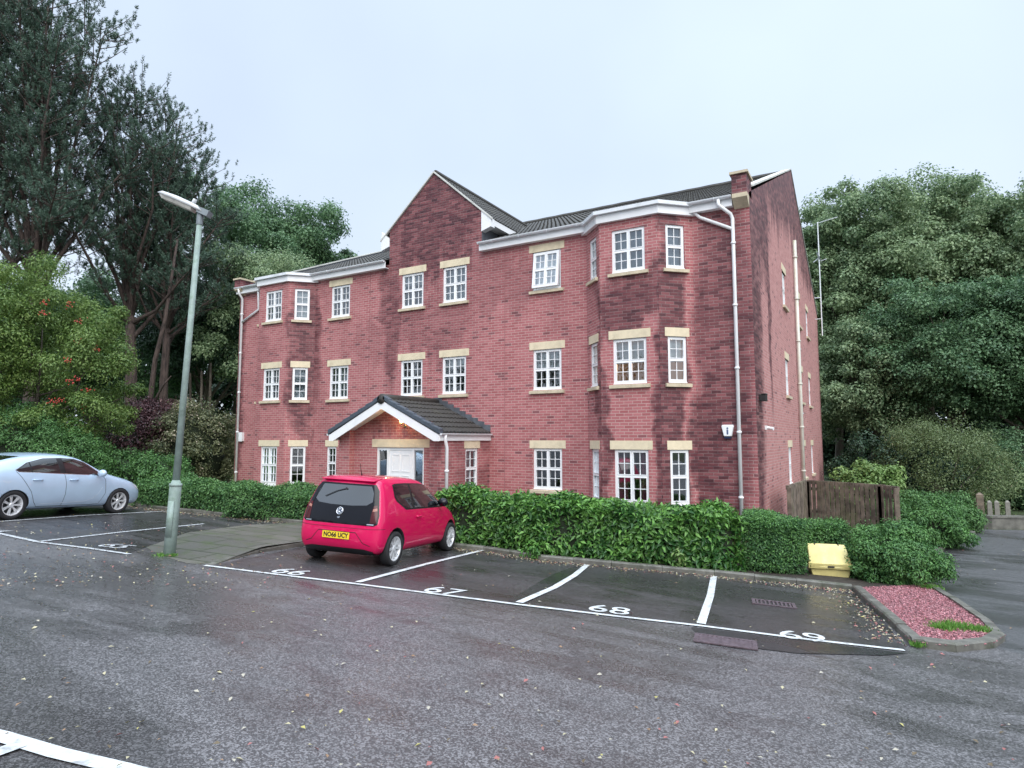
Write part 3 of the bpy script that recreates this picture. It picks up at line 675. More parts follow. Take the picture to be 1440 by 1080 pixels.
# kneelers and gable copings
for X_, sg in ((XR, 1), (XL, -1)):
    xa, xb = sorted((X_-sg*.34, X_+sg*.0)); KT = 8.68 if sg > 0 else 8.50
    k = MB(); 
    for (p0, d, L) in (((xa, Y0-.28), (1, 0), xb-xa), ((xb, Y0-.28), (0, 1), .62), ((xa, Y0+.34), (0, -1), .62), ((xb, Y0+.34), (-1, 0), xb-xa)):
        panel(k, p0, d, L, 8.22, KT, [])
    k.build('kneeler', M_stack, BL, 'keep')
    b = MB(); b.box(xa-.04, xb+.04, Y0-.33, Y0+.38, KT, KT+.06); b.build('kneeler_cap', M_stone, BL); b = MB()
    b.prism([(Y0-.28, 8.22), (Y0-.28, 8.12), (Y0-.02, 7.93), (Y0+.02, 7.93), (Y0+.02, 8.22)], lambda y, z: (xa, y, z), lambda y, z: (xb, y, z)); b.build('kneeler_stone', M_stone, BL)
    b = MB()
    for (ya, yb) in ((Y0+.38, YM), (YB, YM)):
        za = EZr+m_s*(abs(ya-YM)*-1+(YM-EY))+.1 if ya < YM else EZr+.2
        b.prism([(ya, za+.06), (yb, RZ+.15), (yb, RZ+.10), (ya, za+.01)], lambda y, z: (min(X_, X_-sg*.30), y, z), lambda y, z: (max(X_, X_-sg*.30)+.03*(sg > 0), y, z))
    b.build('gable_coping', M_cope, BL)
    b = MB()
    for (ya, yb) in ((Y0+.3, YM), (YB, YM)):
        x_in = X_-sg*.26
        b.add([(x_in, ya, 8.2), (x_in, yb, RZ-.3), (x_in, yb, RZ+.15), (x_in, ya, 8.5)], [(0, 1, 2, 3)])
    b.build('parapet_lead', M_lead, BL)
# downpipes
def pipe(pts, r=.043, name='downpipe', mat=None, clips=True):
    b = MB(); b.tube(pts, r, 10)
    p, q = Vector(pts[-2]), Vector(pts[-1])
    if clips and abs((p-q).z) > 1.5:
        z = max(p.z, q.z)-.6
        while z > min(p.z, q.z)+.2:
            b.tube([(p.x, p.y, z-.025), (p.x, p.y, z+.025)], r*1.35, 10); b.box(p.x-.05, p.x+.05, p.y-.02, p.y+.04, z-.02, z+.02) if name == 'downpipe' else None; z -= 1.5
    return b.build(name, mat or M_white, BL, True)
xp = -2.88
pipe([(xp-.28, EY-.03, 8.16), (xp-.28, EY-.03, 8.03), (xp-.2, EY, 7.95), (xp-.04, Y0-.07, 7.82), (xp, Y0-.06, 7.7), (xp, Y0-.06, -.3)])
pipe([(BAYR[3][0]+.10, Y0-.13, 8.15), (BAYR[3][0]+.10, Y0-.10, 7.98), (BAYR[3][0]+.22, Y0-.06, 7.86), (xp-.02, Y0-.06, 7.45)], clips=False)
pipe([(XL+.22, EY-.03, 8.16), (XL+.22, EY-.02, 8.0), (XL+.2, Y0-.06, 7.8), (XL+.2, Y0-.06, 0)])
pipe([(BAYL[0][0]-.12, Y0-.12, 8.15), (BAYL[0][0]-.12, Y0-.06, 7.3), (XL+.24, Y0-.06, 6.9)], clips=False)
pipe([(XR+.09, 23.9, 9.45), (XR+.09, 23.9, -.3)], .06, 'soil_pipe', plain('soil_pipe_paint', (.66, .66, .58), .4, var=.08, stain=((.4, .4, .2), .5)))
b = MB(); 
for z in (3.3, 5.6): b.tube([(XR+.09, 23.9, z), (XR+.08, 24.6, z+.05)], .03, 8)
b.build('waste_pipe', M_gutter, BL, True)
# movement joints
b = MB()
for x in (-9.27, 2*CX+9.27): b.box(x-.008, x+.008, Y0-.003, Y0+.01, GR, 7.97)
b.build('movement_joint', plain('joint_sealant', (.28, .12, .12), .8), BL)
# ------------------------------------------------------------------ porch (part of the building)
PX = -11.70; PY = 13.25; PW = 1.95; PZ0, PZ1 = 2.56, 3.50
b = MB()
DW = 1.68; dcx = -11.45+.0
wx0, wx1 = -13.55, -9.78
dx0, dx1 = -12.30, -10.62
gm = (PZ1-.1-2.35)/(PW)
def porch_top(x): return PZ1-.12-(PZ1-PZ0)*abs(x-PX)/PW
panel(b, (wx0+.4, PY+.2), (1, 0), wx1-.5-(wx0+.4), GR, 2.22, [(dx0-wx0-.4, dx1-wx0-.4, GR, 2.21)], u0=.1)
X2, X3 = wx0+.4, wx1-.5
tri(b, [(X2, PY+.2, 2.22), (X3, PY+.2, 2.22), (X3, PY+.2, porch_top(X3)), (PX, PY+.2, PZ1-.12), (X2, PY+.2, porch_top(X2))], [(X2, 2.22), (X3, 2.22), (X3, porch_top(X3)), (PX, PZ1-.12), (X2, porch_top(X2))])
for (a, c) in ((wx0, wx0+.4), (wx1-.5, wx1)):
    tri(b, [(a, PY, GR), (c, PY, GR), (c, PY, porch_top(c)), (a, PY, porch_top(a))], [(a, GR), (c, GR), (c, porch_top(c)), (a, porch_top(a))])
tri(b, [(wx1-.5, PY+.2, GR), (wx1-.5, PY, GR), (wx1-.5, PY, 2.9), (wx1-.5, PY+.2, 2.9)], [(0, GR), (.2, GR), (.2, 2.9), (0, 2.9)])
tri(b, [(wx0+.4, PY, GR), (wx0+.4, PY+.2, GR), (wx0+.4, PY+.2, 2.9), (wx0+.4, PY, 2.9)], [(0, GR), (.2, GR), (.2, 2.9), (0, 2.9)])
panel(b, (wx1, PY), (0, 1), Y0-PY, GR, 2.62, [(14.50-.31-PY, 14.50+.31-PY, *ZG)]); panel(b, (wx0, Y0), (0, -1), Y0-PY, GR, 2.62, [])
b.build('porch_wall', M_porch, BL, 'keep')
b = MB(); s_ = math.hypot(PW, PZ1-PZ0)
for sg in (-1, 1): tiled(b, (PX+sg*PW, PY-.26, PZ0+.06), (0, 1, 0), (-sg*PW, 0, PZ1-PZ0), Y0-PY+.24, s_, pu=.33, pv=.33, amp=.028, lip=.03)
pr_ = b.build('porch_roof', M_tilep, BL)
b = MB(); b.tube([(PX, PY-.31, PZ1+.05), (PX, PY+.3, PZ1+.05), (PX, PY+1.1, PZ1+.055), (PX, Y0, PZ1+.05)], .12, 10); b.tube([(PX, PY-.335, PZ1+.02), (PX, PY-.30, PZ1+.02)], .135, 8); b.build('ridge_tile', M_tilep, pr_, True)
b = MB(); n = 7
for sg in (-1, 1):
    for k in range(n):
        t0, t1 = k/n, (k+1)/n+.02
        for tt in (0,):
            xa, za = PX+sg*PW*(1-t0)*1.02, PZ0+(PZ1-PZ0)*t0+.0; xb, zb_ = PX+sg*PW*(1-t1)*1.02, PZ0+(PZ1-PZ0)*t1+.0
            if abs(xb-PX) < .05: xb = PX+sg*.05
            b.prism([(xa, za+.0), (xa, za+.155), (xb, zb_+.12), (xb, zb_+.0)], lambda x, z: (x, PY-.335, z), lambda x, z: (x, PY-.17, z))
b.build('verge_tile', M_verge, pr_, bevel=.02)
b = MB()
for sg in (-1, 1):
    b.prism([(PX, PZ1-.01), (PX+sg*PW, PZ0-.01), (PX+sg*PW, PZ0-.17), (PX+sg*(PW-.16), PZ0-.17), (PX, PZ1-.24)], lambda x, z: (x, PY-.31, z), lambda x, z: (x, PY-.28, z))
b.build('bargeboard', M_white, BL)
b = MB()
for sg in (-1, 1):
    b.add([(PX, PY-.28, PZ1-.14), (PX+sg*PW, PY-.28, PZ0-.10), (PX+sg*PW, PY+.2, PZ0-.10), (PX, PY+.2, PZ1-.14)], [(0, 1, 2, 3)])
    xx = PX+sg*PW; b.box(xx-.012, xx+.012, PY-.28, Y0-.003, PZ0-.16, PZ0+.02); b.box(min(xx, wx1 if sg > 0 else wx0), max(xx, wx1 if sg > 0 else wx0), PY-.28, Y0-.003, PZ0-.155, PZ0-.14)
b.build('porch_soffit', M_white, BL)
b = MB()
for sg in (-1, 1):
    xx = PX+sg*(PW+.055); n = 8; pts = [(-math.cos(math.pi*k/n)*.055, -math.sin(math.pi*k/n)*.055) for k in range(n+1)]
    for (p, q) in zip(pts, pts[1:]):
        b.add([(xx+p[0], PY-.30, PZ0+.03+p[1]), (xx+p[0], Y0-.05, PZ0+.03+p[1]), (xx+q[0], Y0-.05, PZ0+.03+q[1]), (xx+q[0], PY-.30, PZ0+.03+q[1])], [(0, 1, 2, 3)])
    for e_ in (PY-.30, Y0-.05): b.add([(xx+p[0], e_, PZ0+.03+p[1]) for p in pts], [list(range(n+1))])
b.build('porch_gutter', M_gutter, BL)
pipe([(PX+PW+.055, PY-.1, PZ0), (PX+PW+.05, PY-.1, PZ0-.12), (wx1+.05, PY+.02, PZ0-.34), (wx1+.05, PY+.02, -.1)])
# stepped lead flashing where the porch roof meets the wall
b = MB(); n = 9
for sg in (-1, 1):
    for k in range(n):
        t0, t1 = k/n, (k+1)/n; x_a, x_b = PX+sg*PW*(1-t0), PX+sg*PW*(1-t1); zt = PZ0+(PZ1-PZ0)*t1+.20
        b.prism([(x_a, PZ0+(PZ1-PZ0)*t0+.05), (x_b, PZ0+(PZ1-PZ0)*t1+.05), (x_b, zt), (x_a, zt-.02)], lambda x, z: (x, Y0-.02, z), lambda x, z: (x, Y0+.004, z))
b.build('porch_flashing', M_lead, BL)
b = MB(); b.box(dx0-.16, PX+.22, PY+.186, PY+.23, 2.215, 2.44); b.box(PX+.225, dx1+.2, PY+.187, PY+.23, 2.215, 2.44); b.build('lintel', M_lintel, BL)
# door set
fy = PY+.26
b = MB(); W_ = dx1-dx0
for q in ((dx0, dx0+.06), (dx0+.36, dx0+.44), (dx1-.44, dx1-.36), (dx1-.06, dx1)): b.box(q[0], q[1], fy-.03, fy+.05, -.1, 2.21)
for q in ((dx0+.06, dx0+.36), (dx0+.44, dx1-.44), (dx1-.36, dx1-.06)): b.box(q[0], q[1], fy-.028, fy+.05, 2.14, 2.21); b.box(q[0], q[1], fy-.028, fy+.05, -.1, .0)
dr = b.build('entrance', M_white, BL)
b = MB(); X4, X5 = dx0+.44, dx1-.44; b.box(X4, X5, fy-.01, fy+.04, 0, 2.14)
for (za, zb_) in ((1.55, 2.02), (1.0, 1.45), (.15, .85)):
    for (xa, xb) in ((X4+.09, (X4+X5)/2-.04), ((X4+X5)/2+.04, X5-.09)):
        b.box(xa, xb, fy-.022, fy-.0105, za, za+.02); b.box(xa, xb, fy-.022, fy-.0105, zb_-.02, zb_); b.box(xa, xa+.02, fy-.022, fy-.0105, za+.02, zb_-.02); b.box(xb-.02, xb, fy-.022, fy-.0105, za+.02, zb_-.02)
dl = b.build('door', M_door, dr)
b = MB(); b.box(dx0+.06, dx0+.36, fy+.01, fy+.016, 0, 2.14); b.box(dx1-.36, dx1-.06, fy+.01, fy+.016, 0, 2.14); b.build('side_pane', M_glass, dr)
b = MB(); b.box(wx0+.2, wx1-.2, Y0-.3, Y0-.25, 0, 2.5); b.box(dx0, dx0+.12, PY+.5, PY+1.6, 0, 2.4); b.build('lobby_wall', M_roomw, BL)
# black post box beside the door, on the wall
b = MB(); b.box(-11.28, -10.78, PY+.02, PY+.16, 1.0, 1.42); b.box(-11.30, -10.76, PY, PY+.165, 1.42, 1.45); b.box(-11.17, -10.89, PY+.008, PY+.019, 1.3, 1.33)
# porch lamp
LM = tag(empty('wall_lantern', (PX+.42, PY+.2, 2.92)), 'lit brass coach lantern on the brickwork above the entrance door', 'wall lamp')
M_brass = plain('lamp_metal', (.45, .4, .3), .35, metal=.8)
b = MB(); b.lathe([(0, -.02), (.05, -.02), (.05, 0), (0, 0)], 14, Matrix.Translation((0, -.01, -.12)) @ Matrix.Rotation(R(90), 4, 'X'))
b.tube([(0, -.02, -.12), (0, -.09, -.16), (0, -.16, -.12), (0, -.16, -.08)], .012, 8); b.build('bracket', M_brass, LM, True)
b = MB(); b.lathe([(.0, -.09), (.035, -.08), (.045, -.06)], 6, Matrix.Translation((0, -.16, 0))); b.lathe([(.09, .09), (.075, .13), (.03, .17), (.012, .2), (0, .21)], 6, Matrix.Translation((0, -.16, 0)))
for k in range(6):
    a = k*math.pi/3; b.tube([(.045*math.cos(a), -.16+.045*math.sin(a), -.06), (.08*math.cos(a), -.16+.08*math.sin(a), .09)], .006, 5)
b.build('lantern_frame', M_brass, LM)
m, t, bb, o = new_mat('lamp_glow'); bb.inputs['Base Color'].default_value = (1, .8, .5, 1); bb.inputs['Emission Color'].default_value = (1, .62, .25, 1); bb.inputs['Emission Strength'].default_value = 9
b = MB(); b.lathe([(0, -.05), (.03, -.03), (.036, .02), (.02, .06), (0, .065)], 12, Matrix.Translation((0, -.16, 0))); b.build('bulb', m, LM, True)
pl = bpy.data.lights.new('lantern_light', 'POINT'); pl.energy = 7; pl.color = (1, .62, .3); pl.shadow_soft_size = .04; po = bpy.data.objects.new('lantern_light', pl); COL.objects.link(po); po.location = (PX+.42, PY-.05, 2.98)
# the lit room in the first-floor bay
pl = bpy.data.lights.new('room_light', 'POINT'); pl.energy = 45; pl.color = (1, .5, .2); pl.shadow_soft_size = .12; po = bpy.data.objects.new('room_light', pl); COL.objects.link(po); po.location = (-5.0, 17.3, 4.6)
# wall fittings
A_ = tag(empty('alarm_box', (-3.14, Y0, 2.62)), 'white alarm bell box on the front wall beside the right downpipe', 'alarm box')
b = MB(); b.prism([(-.13, .16), (.13, .16), (.145, .12), (.09, -.12), (-.09, -.12), (-.145, .12)], lambda x, z: (x, -.001, z), lambda x, z: (x*.92, -.075, z*.92)); b.build('cover', M_white, A_, bevel=.012)
b = MB(); b.box(-.075, .075, -.06, -.002, -.165, -.122); b.build('strobe', plain('dark_blue_lens', (.02, .03, .08), .2), A_)
b = MB(); M_emb = plain('alarm_mark', (.08, .11, .2), .5)
b.lathe([(0, 0), (.022, 0), (.022, .003), (0, .003)], 12, Matrix.Translation((0, -.0735, .075)) @ Matrix.Rotation(R(90), 4, 'X')); b.box(-.02, .02, -.0765, -.0735, -.07, .045); b.build('emblem', M_emb, A_)
o_ = MB(); o_.box(-.10, .10, -.09, -.001, -.16, .16); o_.box(-.11, .11, -.1, -.091, -.17, .17); o_ = o_.build('meter_box', M_white, bevel=.012); o_.location = (XL+.42, Y0, 2.52); tag(o_, 'small white meter box on the left end of the front wall beside the downpipe', 'meter box')
o_ = MB(); o_.box(.001, .16, -.1, .1, -.08, .08); o_.box(.05, .17, -.12, .12, .08, .1); o_ = o_.build('vent_cowl', plain('black_plastic', (.02, .02, .02), .5), bevel=.01); o_.location = (XR, 15.95, 3.42); tag(o_, 'small black vent cowl high on the side wall near the front corner', 'vent')
o_ = MB(); o_.box(.001, .05, -.05, .05, -.05, .05); o_.tube([(.05, 0, 0), (.2, -.05, -.03)], .04, 10); o_ = o_.build('security_camera', M_white); o_.location = (XR, 16.6, 2.72); tag(o_, 'small white security camera on the side wall below the black vent', 'camera')
# aerial and dish at the rear of the side gable
AE = tag(empty('tv_aerial', (XR+.28, 32.2, 0)), 'thin television aerial on a tall white mast behind the side gable', 'aerial')
b = MB(); b.tube([(0, 0, 7.2), (0, 0, 12.6)], .024, 8); b.tube([(-.3, 0, 8.0), (0, 0, 8.0)], .02, 6); b.tube([(-.3, 0, 9.0), (0, 0, 9.0)], .02, 6); b.build('mast', M_gutter, AE)
b = MB(); b.tube([(0, 0, 12.55), (.85, -.3, 12.6)], .016, 6)
for k in range(5): b.tube([(.3+.12*k, -.11-.043*k-.1, 12.57), (.3+.12*k, -.11-.043*k+.1, 12.58)], .006, 5)
b.build('boom', M_gutter, AE)
DS = tag(empty('satellite_dish', (XR+.12, 31.0, 10.6)), 'grey satellite dish near the top of the rear side gable', 'satellite dish')
b = MB(); b.lathe([(0, -.05), (.15, -.035), (.28, .0), (.3, .01)], 20, Matrix.Translation((.25, 0, 0)) @ Matrix.Rotation(R(70), 4, 'Y')); b.build('reflector', plain('dish_grey', (.3, .32, .35), .5), DS, True)
b = MB(); b.tube([(0, 0, -.2), (.15, 0, -.1), (.24, 0, 0)], .02, 6); b.tube([(.2, 0, -.2), (.55, 0, -.12)], .012, 6); b.build('arm', M_gutter, DS)
#@@PART2
# ------------------------------------------------------------------ foliage
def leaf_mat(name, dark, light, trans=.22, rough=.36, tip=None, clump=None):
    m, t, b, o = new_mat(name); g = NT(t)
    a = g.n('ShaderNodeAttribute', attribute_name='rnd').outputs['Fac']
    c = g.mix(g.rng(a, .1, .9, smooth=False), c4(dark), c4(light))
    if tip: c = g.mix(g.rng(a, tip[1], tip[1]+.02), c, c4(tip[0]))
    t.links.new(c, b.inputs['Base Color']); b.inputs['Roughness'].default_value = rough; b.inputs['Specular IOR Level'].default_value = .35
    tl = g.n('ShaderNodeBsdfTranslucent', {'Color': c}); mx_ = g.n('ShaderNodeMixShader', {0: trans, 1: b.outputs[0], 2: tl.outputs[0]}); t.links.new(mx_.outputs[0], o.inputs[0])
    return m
def unit(a): return a/np.maximum(np.linalg.norm(a, axis=1, keepdims=True), 1e-9)
def leafmesh(name, P, N, L, W, rnd, mat, parent=None, U=None, fold=.25, extra=None):
    """one folded diamond per leaf: P foot (n,3), N normal, U growing direction"""
    n = len(P); N = unit(N)
    if U is None: U = RNG.normal(size=(n, 3))
    U = unit(U-N*np.sum(U*N, 1, keepdims=True)); V = np.cross(N, U)
    L = np.broadcast_to(np.asarray(L, float), (n,))[:, None]; W = np.broadcast_to(np.asarray(W, float), (n,))[:, None]
    v = np.empty((n, 4, 3)); v[:, 0] = P; v[:, 2] = P+U*L-N*L*.12; mid = P+U*L*.45+N*W*fold; v[:, 1] = mid+V*W*.5; v[:, 3] = mid-V*W*.5
    me = bpy.data.meshes.new(name); me.vertices.add(n*4); me.vertices.foreach_set('co', v.reshape(-1).astype(np.float32))
    idx = (np.arange(n)[:, None]*4+np.array([0, 1, 2, 0, 2, 3])[None]).reshape(-1).astype(np.int32)
    me.loops.add(n*6); me.loops.foreach_set('vertex_index', idx)
    me.polygons.add(n*2); me.polygons.foreach_set('loop_start', (np.arange(n*2)*3).astype(np.int32)); me.polygons.foreach_set('loop_total', np.full(n*2, 3, np.int32))
    me.update(calc_edges=True)
    at = me.attributes.new('rnd', 'FLOAT', 'FACE'); at.data.foreach_set('value', np.repeat(np.clip(rnd, 0, 1), 2).astype(np.float32))
    me.materials.append(mat)
    o = bpy.data.objects.new(name, me); COL.objects.link(o)
    if parent is not None: o.parent = parent
    return o
def bark(name, a, b_):
    m, t, b, o = new_mat(name); g = NT(t); ob = g.n('ShaderNodeTexCoord').outputs['Object']
    f = g.noise(g.map(ob, (6, 6, 1.1)), 2, 6, .7); c = g.mix(g.rng(f, .35, .65), c4(a), c4(b_)); t.links.new(c, b.inputs['Base Color']); b.inputs['Roughness'].default_value = .9; bump(g, b, f, .8, .04); return m
M_bark = bark('grey_bark', (.05, .04, .03), (.13, .11, .085)); M_pbark = bark('pine_bark', (.035, .026, .023), (.11, .078, .066))
M_syc = leaf_mat('sycamore_leaf', (.07, .135, .062), (.38, .49, .27), .36, .4)
M_decd = leaf_mat('deep_green_leaf', (.050, .115, .055), (.19, .32, .155), .32, .4)
M_light = leaf_mat('light_green_leaf', (.09, .17, .035), (.29, .40, .11), .35)
M_rowan = leaf_mat('rowan_leaf', (.075, .15, .035), (.26, .37, .11), .35, tip=((.46, .2, .08), .992))
M_pine = leaf_mat('pine_needle', (.030, .062, .042), (.13, .205, .145), .12)
M_lau = leaf_mat('laurel_leaf', (.026, .095, .020), (.18, .38, .085), .22, .3)
M_box = leaf_mat('privet_leaf', (.034, .105, .034), (.15, .32, .09), .2, .42)
M_low = leaf_mat('low_shrub_leaf', (.035, .105, .032), (.15, .30, .095), .2, .42)
M_purp = leaf_mat('purple_leaf', (.035, .02, .025), (0.169, 0.078, 0.085), .2, tip=((.40, .26, .24), .90))
M_vari = leaf_mat('variegated_leaf', (.045, .07, .03), (0.260, 0.273, 0.143), .25, tip=((.52, .46, .34), .86))
M_twig = leaf_mat('twiggy_leaf', (.06, .095, .035), (.24, .32, .14), .3, tip=((.32, .28, .18), .92))
M_pale = leaf_mat('pale_shrub_leaf', (.11, .21, .06), (.30, .44, .15), .3)
M_wood = leaf_mat('wood_leaf', (.018, .045, .026), (.065, .125, .065), .2)
M_core = plain('hedge_core', (.012, .02, .008), .95, var=.3)  # near-black filler colour, stands for the shade among the leaves
def clumped(cs, rs, nl, L, W, flat=.75, up=.55, spread=.35):
    """leaves on the upper and outer side of foliage clumps; returns P,N,U,rnd,L,W"""
    m = len(cs); cs = np.repeat(cs, nl, 0); rr = np.repeat(rs, nl)[:, None]
    d = unit(RNG.normal(size=(len(cs), 3))+np.array([0, 0, up*.6])); rad = RNG.uniform(.55, 1.0, (len(cs), 1))
    P = cs+d*rr*rad*np.array([1, 1, flat])+RNG.normal(size=d.shape)*rr*np.where(RNG.uniform(size=(len(d), 1)) < .22, .27, .10); N = unit(d+np.array([0, 0, up])+RNG.normal(size=d.shape)*spread)
    ct = np.repeat(RNG.uniform(.0, 1, m), nl); rnd = .35*ct+.65*RNG.uniform(0, 1, len(cs))
    U = d*.8+RNG.normal(size=d.shape)*.6+np.array([0, 0, -.25])
    s_ = RNG.uniform(.7, 1.25, len(cs)); return P, N, U, rnd, L*s_, W*s_
def crown_points(n, c, rx, ry, rz, shell=(.55, 1.0), low=-.75, lump=.22):
    d = unit(RNG.normal(size=(n*3, 3))); d = d[d[:, 2] > low][:n]
    ph = RNG.uniform(0, 6.28, 6)
    lum = 1+lump*(np.sin(d[:, 0]*5.1+ph[0])*np.sin(d[:, 1]*4.7+ph[1])+.7*np.sin(d[:, 2]*6.3+ph[2]+d[:, 0]*3))
    r = RNG.uniform(shell[0], shell[1], len(d))**.6
    return np.array(c)+d*(r*lum)[:, None]*np.array([rx, ry, rz])
def limbs(b, base, top, r0, targets, jitter=.25, fork=.35):
    base = Vector(base); top = Vector(top); pts = []; n = 7
    for i in range(n+1):
        t = i/n; p = base.lerp(top, t)+Vector((random.uniform(-1, 1), random.uniform(-1, 1), 0))*jitter*(.0 if i in (0,) else 1); pts.append(p)
    b.tube(pts, [r0*(1.25 if i == 0 else 1-.8*i/n) for i in range(n+1)], 8)
    for tg in targets:
        tg = Vector(tg); t = random.uniform(fork, .85); k = int(t*n); s_ = pts[k].lerp(pts[k+1], t*n-k)
        m1 = s_.lerp(tg, .35)+Vector((random.uniform(-.3, .3), random.uniform(-.3, .3), -.15*(tg-s_).length*.4)); m2 = s_.lerp(tg, .7)+Vector((random.uniform(-.3, .3), random.uniform(-.3, .3), .1))
        rr = r0*(1-.8*t)*.6; b.tube([s_, m1, m2, tg], [rr, rr*.7, rr*.45, rr*.15], 6, False)
def broadleaf(name, label, pos, H, R_, mat, ncl=150, nl=260, L=.22, W=.15, bottom=.25, cl=.17, group=None, trunk=.28, cat='tree', bmat=None, flat=.7, shell=(.45, 1), ry=None, nlimb=16, lump=.2):
    x, y = pos; z = h(x, y); T = tag(empty(name, (x, y, z)), label, cat, group)
    cz = H*(1+bottom)/2; rz = H*(1-bottom)/2
    cs = crown_points(ncl, (0, 0, cz), R_, ry or R_, rz, shell, lump=lump); rs = RNG.uniform(.7, 1.3, len(cs))*cl*R_
    P, N, U, rn, l, w_ = clumped(cs, rs, nl, L, W, flat)
    leafmesh('crown', P, N, l, w_, rn, mat, T, U)
    b = MB(); tg = [cs[i] for i in RNG.choice(len(cs), min(nlimb, len(cs)), False)]; limbs(b, (0, 0, -.3), (random.uniform(-.3, .3), random.uniform(-.3, .3), H*.8), trunk, tg, .08*R_/3)
    b.build('trunk', bmat or M_bark, T, True); return T
def pine(name, label, pos, H, R_, lean, z0, ntuft, trunk=.3, group=None):
    """bare stem to z0*H, then a few heavy rising limbs that carry upright needle shoots"""
    x, y = pos; z = h(x, y); T = tag(empty(name, (x, y, z)), label, 'tree', group); b = MB(); n = 6
    lean = Vector(lean); zf = H*z0; pts = [Vector((lean.x*(i/n)**1.3*.5+random.uniform(-.07, .07), lean.y*(i/n)*.5+random.uniform(-.07, .07), -.3+(zf+.3)*i/n)) for i in range(n+1)]
    b.tube(pts, [trunk*(1.2 if i == 0 else (1-.35*(i/n))) for i in range(n+1)], 9); top = pts[-1]; tips = []; dirs = []
    rz_ = H-zf; prim = []
    for k in range(15):
        a = k*2.4+random.uniform(-.3, .3); u = (k+.5)/15                       # u 0 low and wide, 1 the leader
        el = R(3)+R(84)*u**.95; rr_ = R_*(1-.18*u); e_ = top+Vector((lean.x*.5*u+math.cos(a)*math.cos(el)*rr_, math.sin(a)*math.cos(el)*rr_, rz_*(.10+.88*math.sin(el)))); e_.z = min(e_.z, H-.2)
        s_ = pts[-2].lerp(top, random.uniform(.1, 1)) if k < 5 else top
        m1 = s_.lerp(e_, .3)+Vector((random.uniform(-.3, .3), random.uniform(-.3, .3), -.3 if u < .5 else 0)); m2 = s_.lerp(e_, .65)+Vector((random.uniform(-.3, .3), random.uniform(-.3, .3), .1))
        q = [s_, m1, m2, e_]; r0 = trunk*(.5 if k > 10 else .34); b.tube(q, [r0, r0*.7, r0*.42, .02], 7, False); prim.append((q, r0, (e_-s_).length))
    for q, r0, ln in prim:
        for j in range(int(6+ln*2.6)):
            f = .22+.78*random.random()**.75; sg_ = min(2, int(f*3)); p = q[sg_].lerp(q[sg_+1], f*3-sg_); d = (q[sg_+1]-q[sg_]).normalized()
            a = random.uniform(0, 6.28); sd_ = Vector((math.cos(a), math.sin(a), random.uniform(-.05, .55))); l2 = (.45+.26*ln*(1-f*.55))*random.uniform(.6, 1.15)
            e_ = p+(sd_*.8+d*.5).normalized()*l2; mid = p.lerp(e_, .5)+Vector((0, 0, -.05)); b.tube([p, mid, e_], [max(.02, r0*.16), .018, .009], 4, False)
            for _ in range(int(ntuft*(.5+l2*.55))):
                w_ = random.uniform(.2, 1.1); v = (p.lerp(mid, w_*2) if w_ < .5 else mid.lerp(e_, w_*2-1))+Vector((random.gauss(0, .15), random.gauss(0, .15), random.gauss(.03, .08)))
                tips.append(v); dirs.append(Vector((sd_.x*.35, sd_.y*.35, 1)))
    b.build('trunk', M_pbark, T, True)
    tips = np.array([tuple(v) for v in tips]); dirs = unit(np.array([tuple(v) for v in dirs])+RNG.normal(size=(len(tips), 3))*.18); nn = 34
    sl_ = RNG.uniform(.2, .42, len(tips)); t_ = RNG.uniform(0, 1, (len(tips)*nn, 1)); D0 = np.repeat(dirs, nn, 0)
    P = np.repeat(tips, nn, 0)+D0*t_*np.repeat(sl_, nn)[:, None]; rad_ = unit(RNG.normal(size=P.shape)); Dn = unit(D0*.75+rad_*.75)
    ct = np.repeat(RNG.uniform(0, 1, len(tips)), nn); rn = .45*ct+.25*RNG.uniform(0, 1, len(P))+.3*t_[:, 0]
    leafmesh('crown', P, RNG.normal(size=P.shape), RNG.uniform(.09, .15, len(P)), .030, rn, M_pine, T, Dn, 0)
    return T
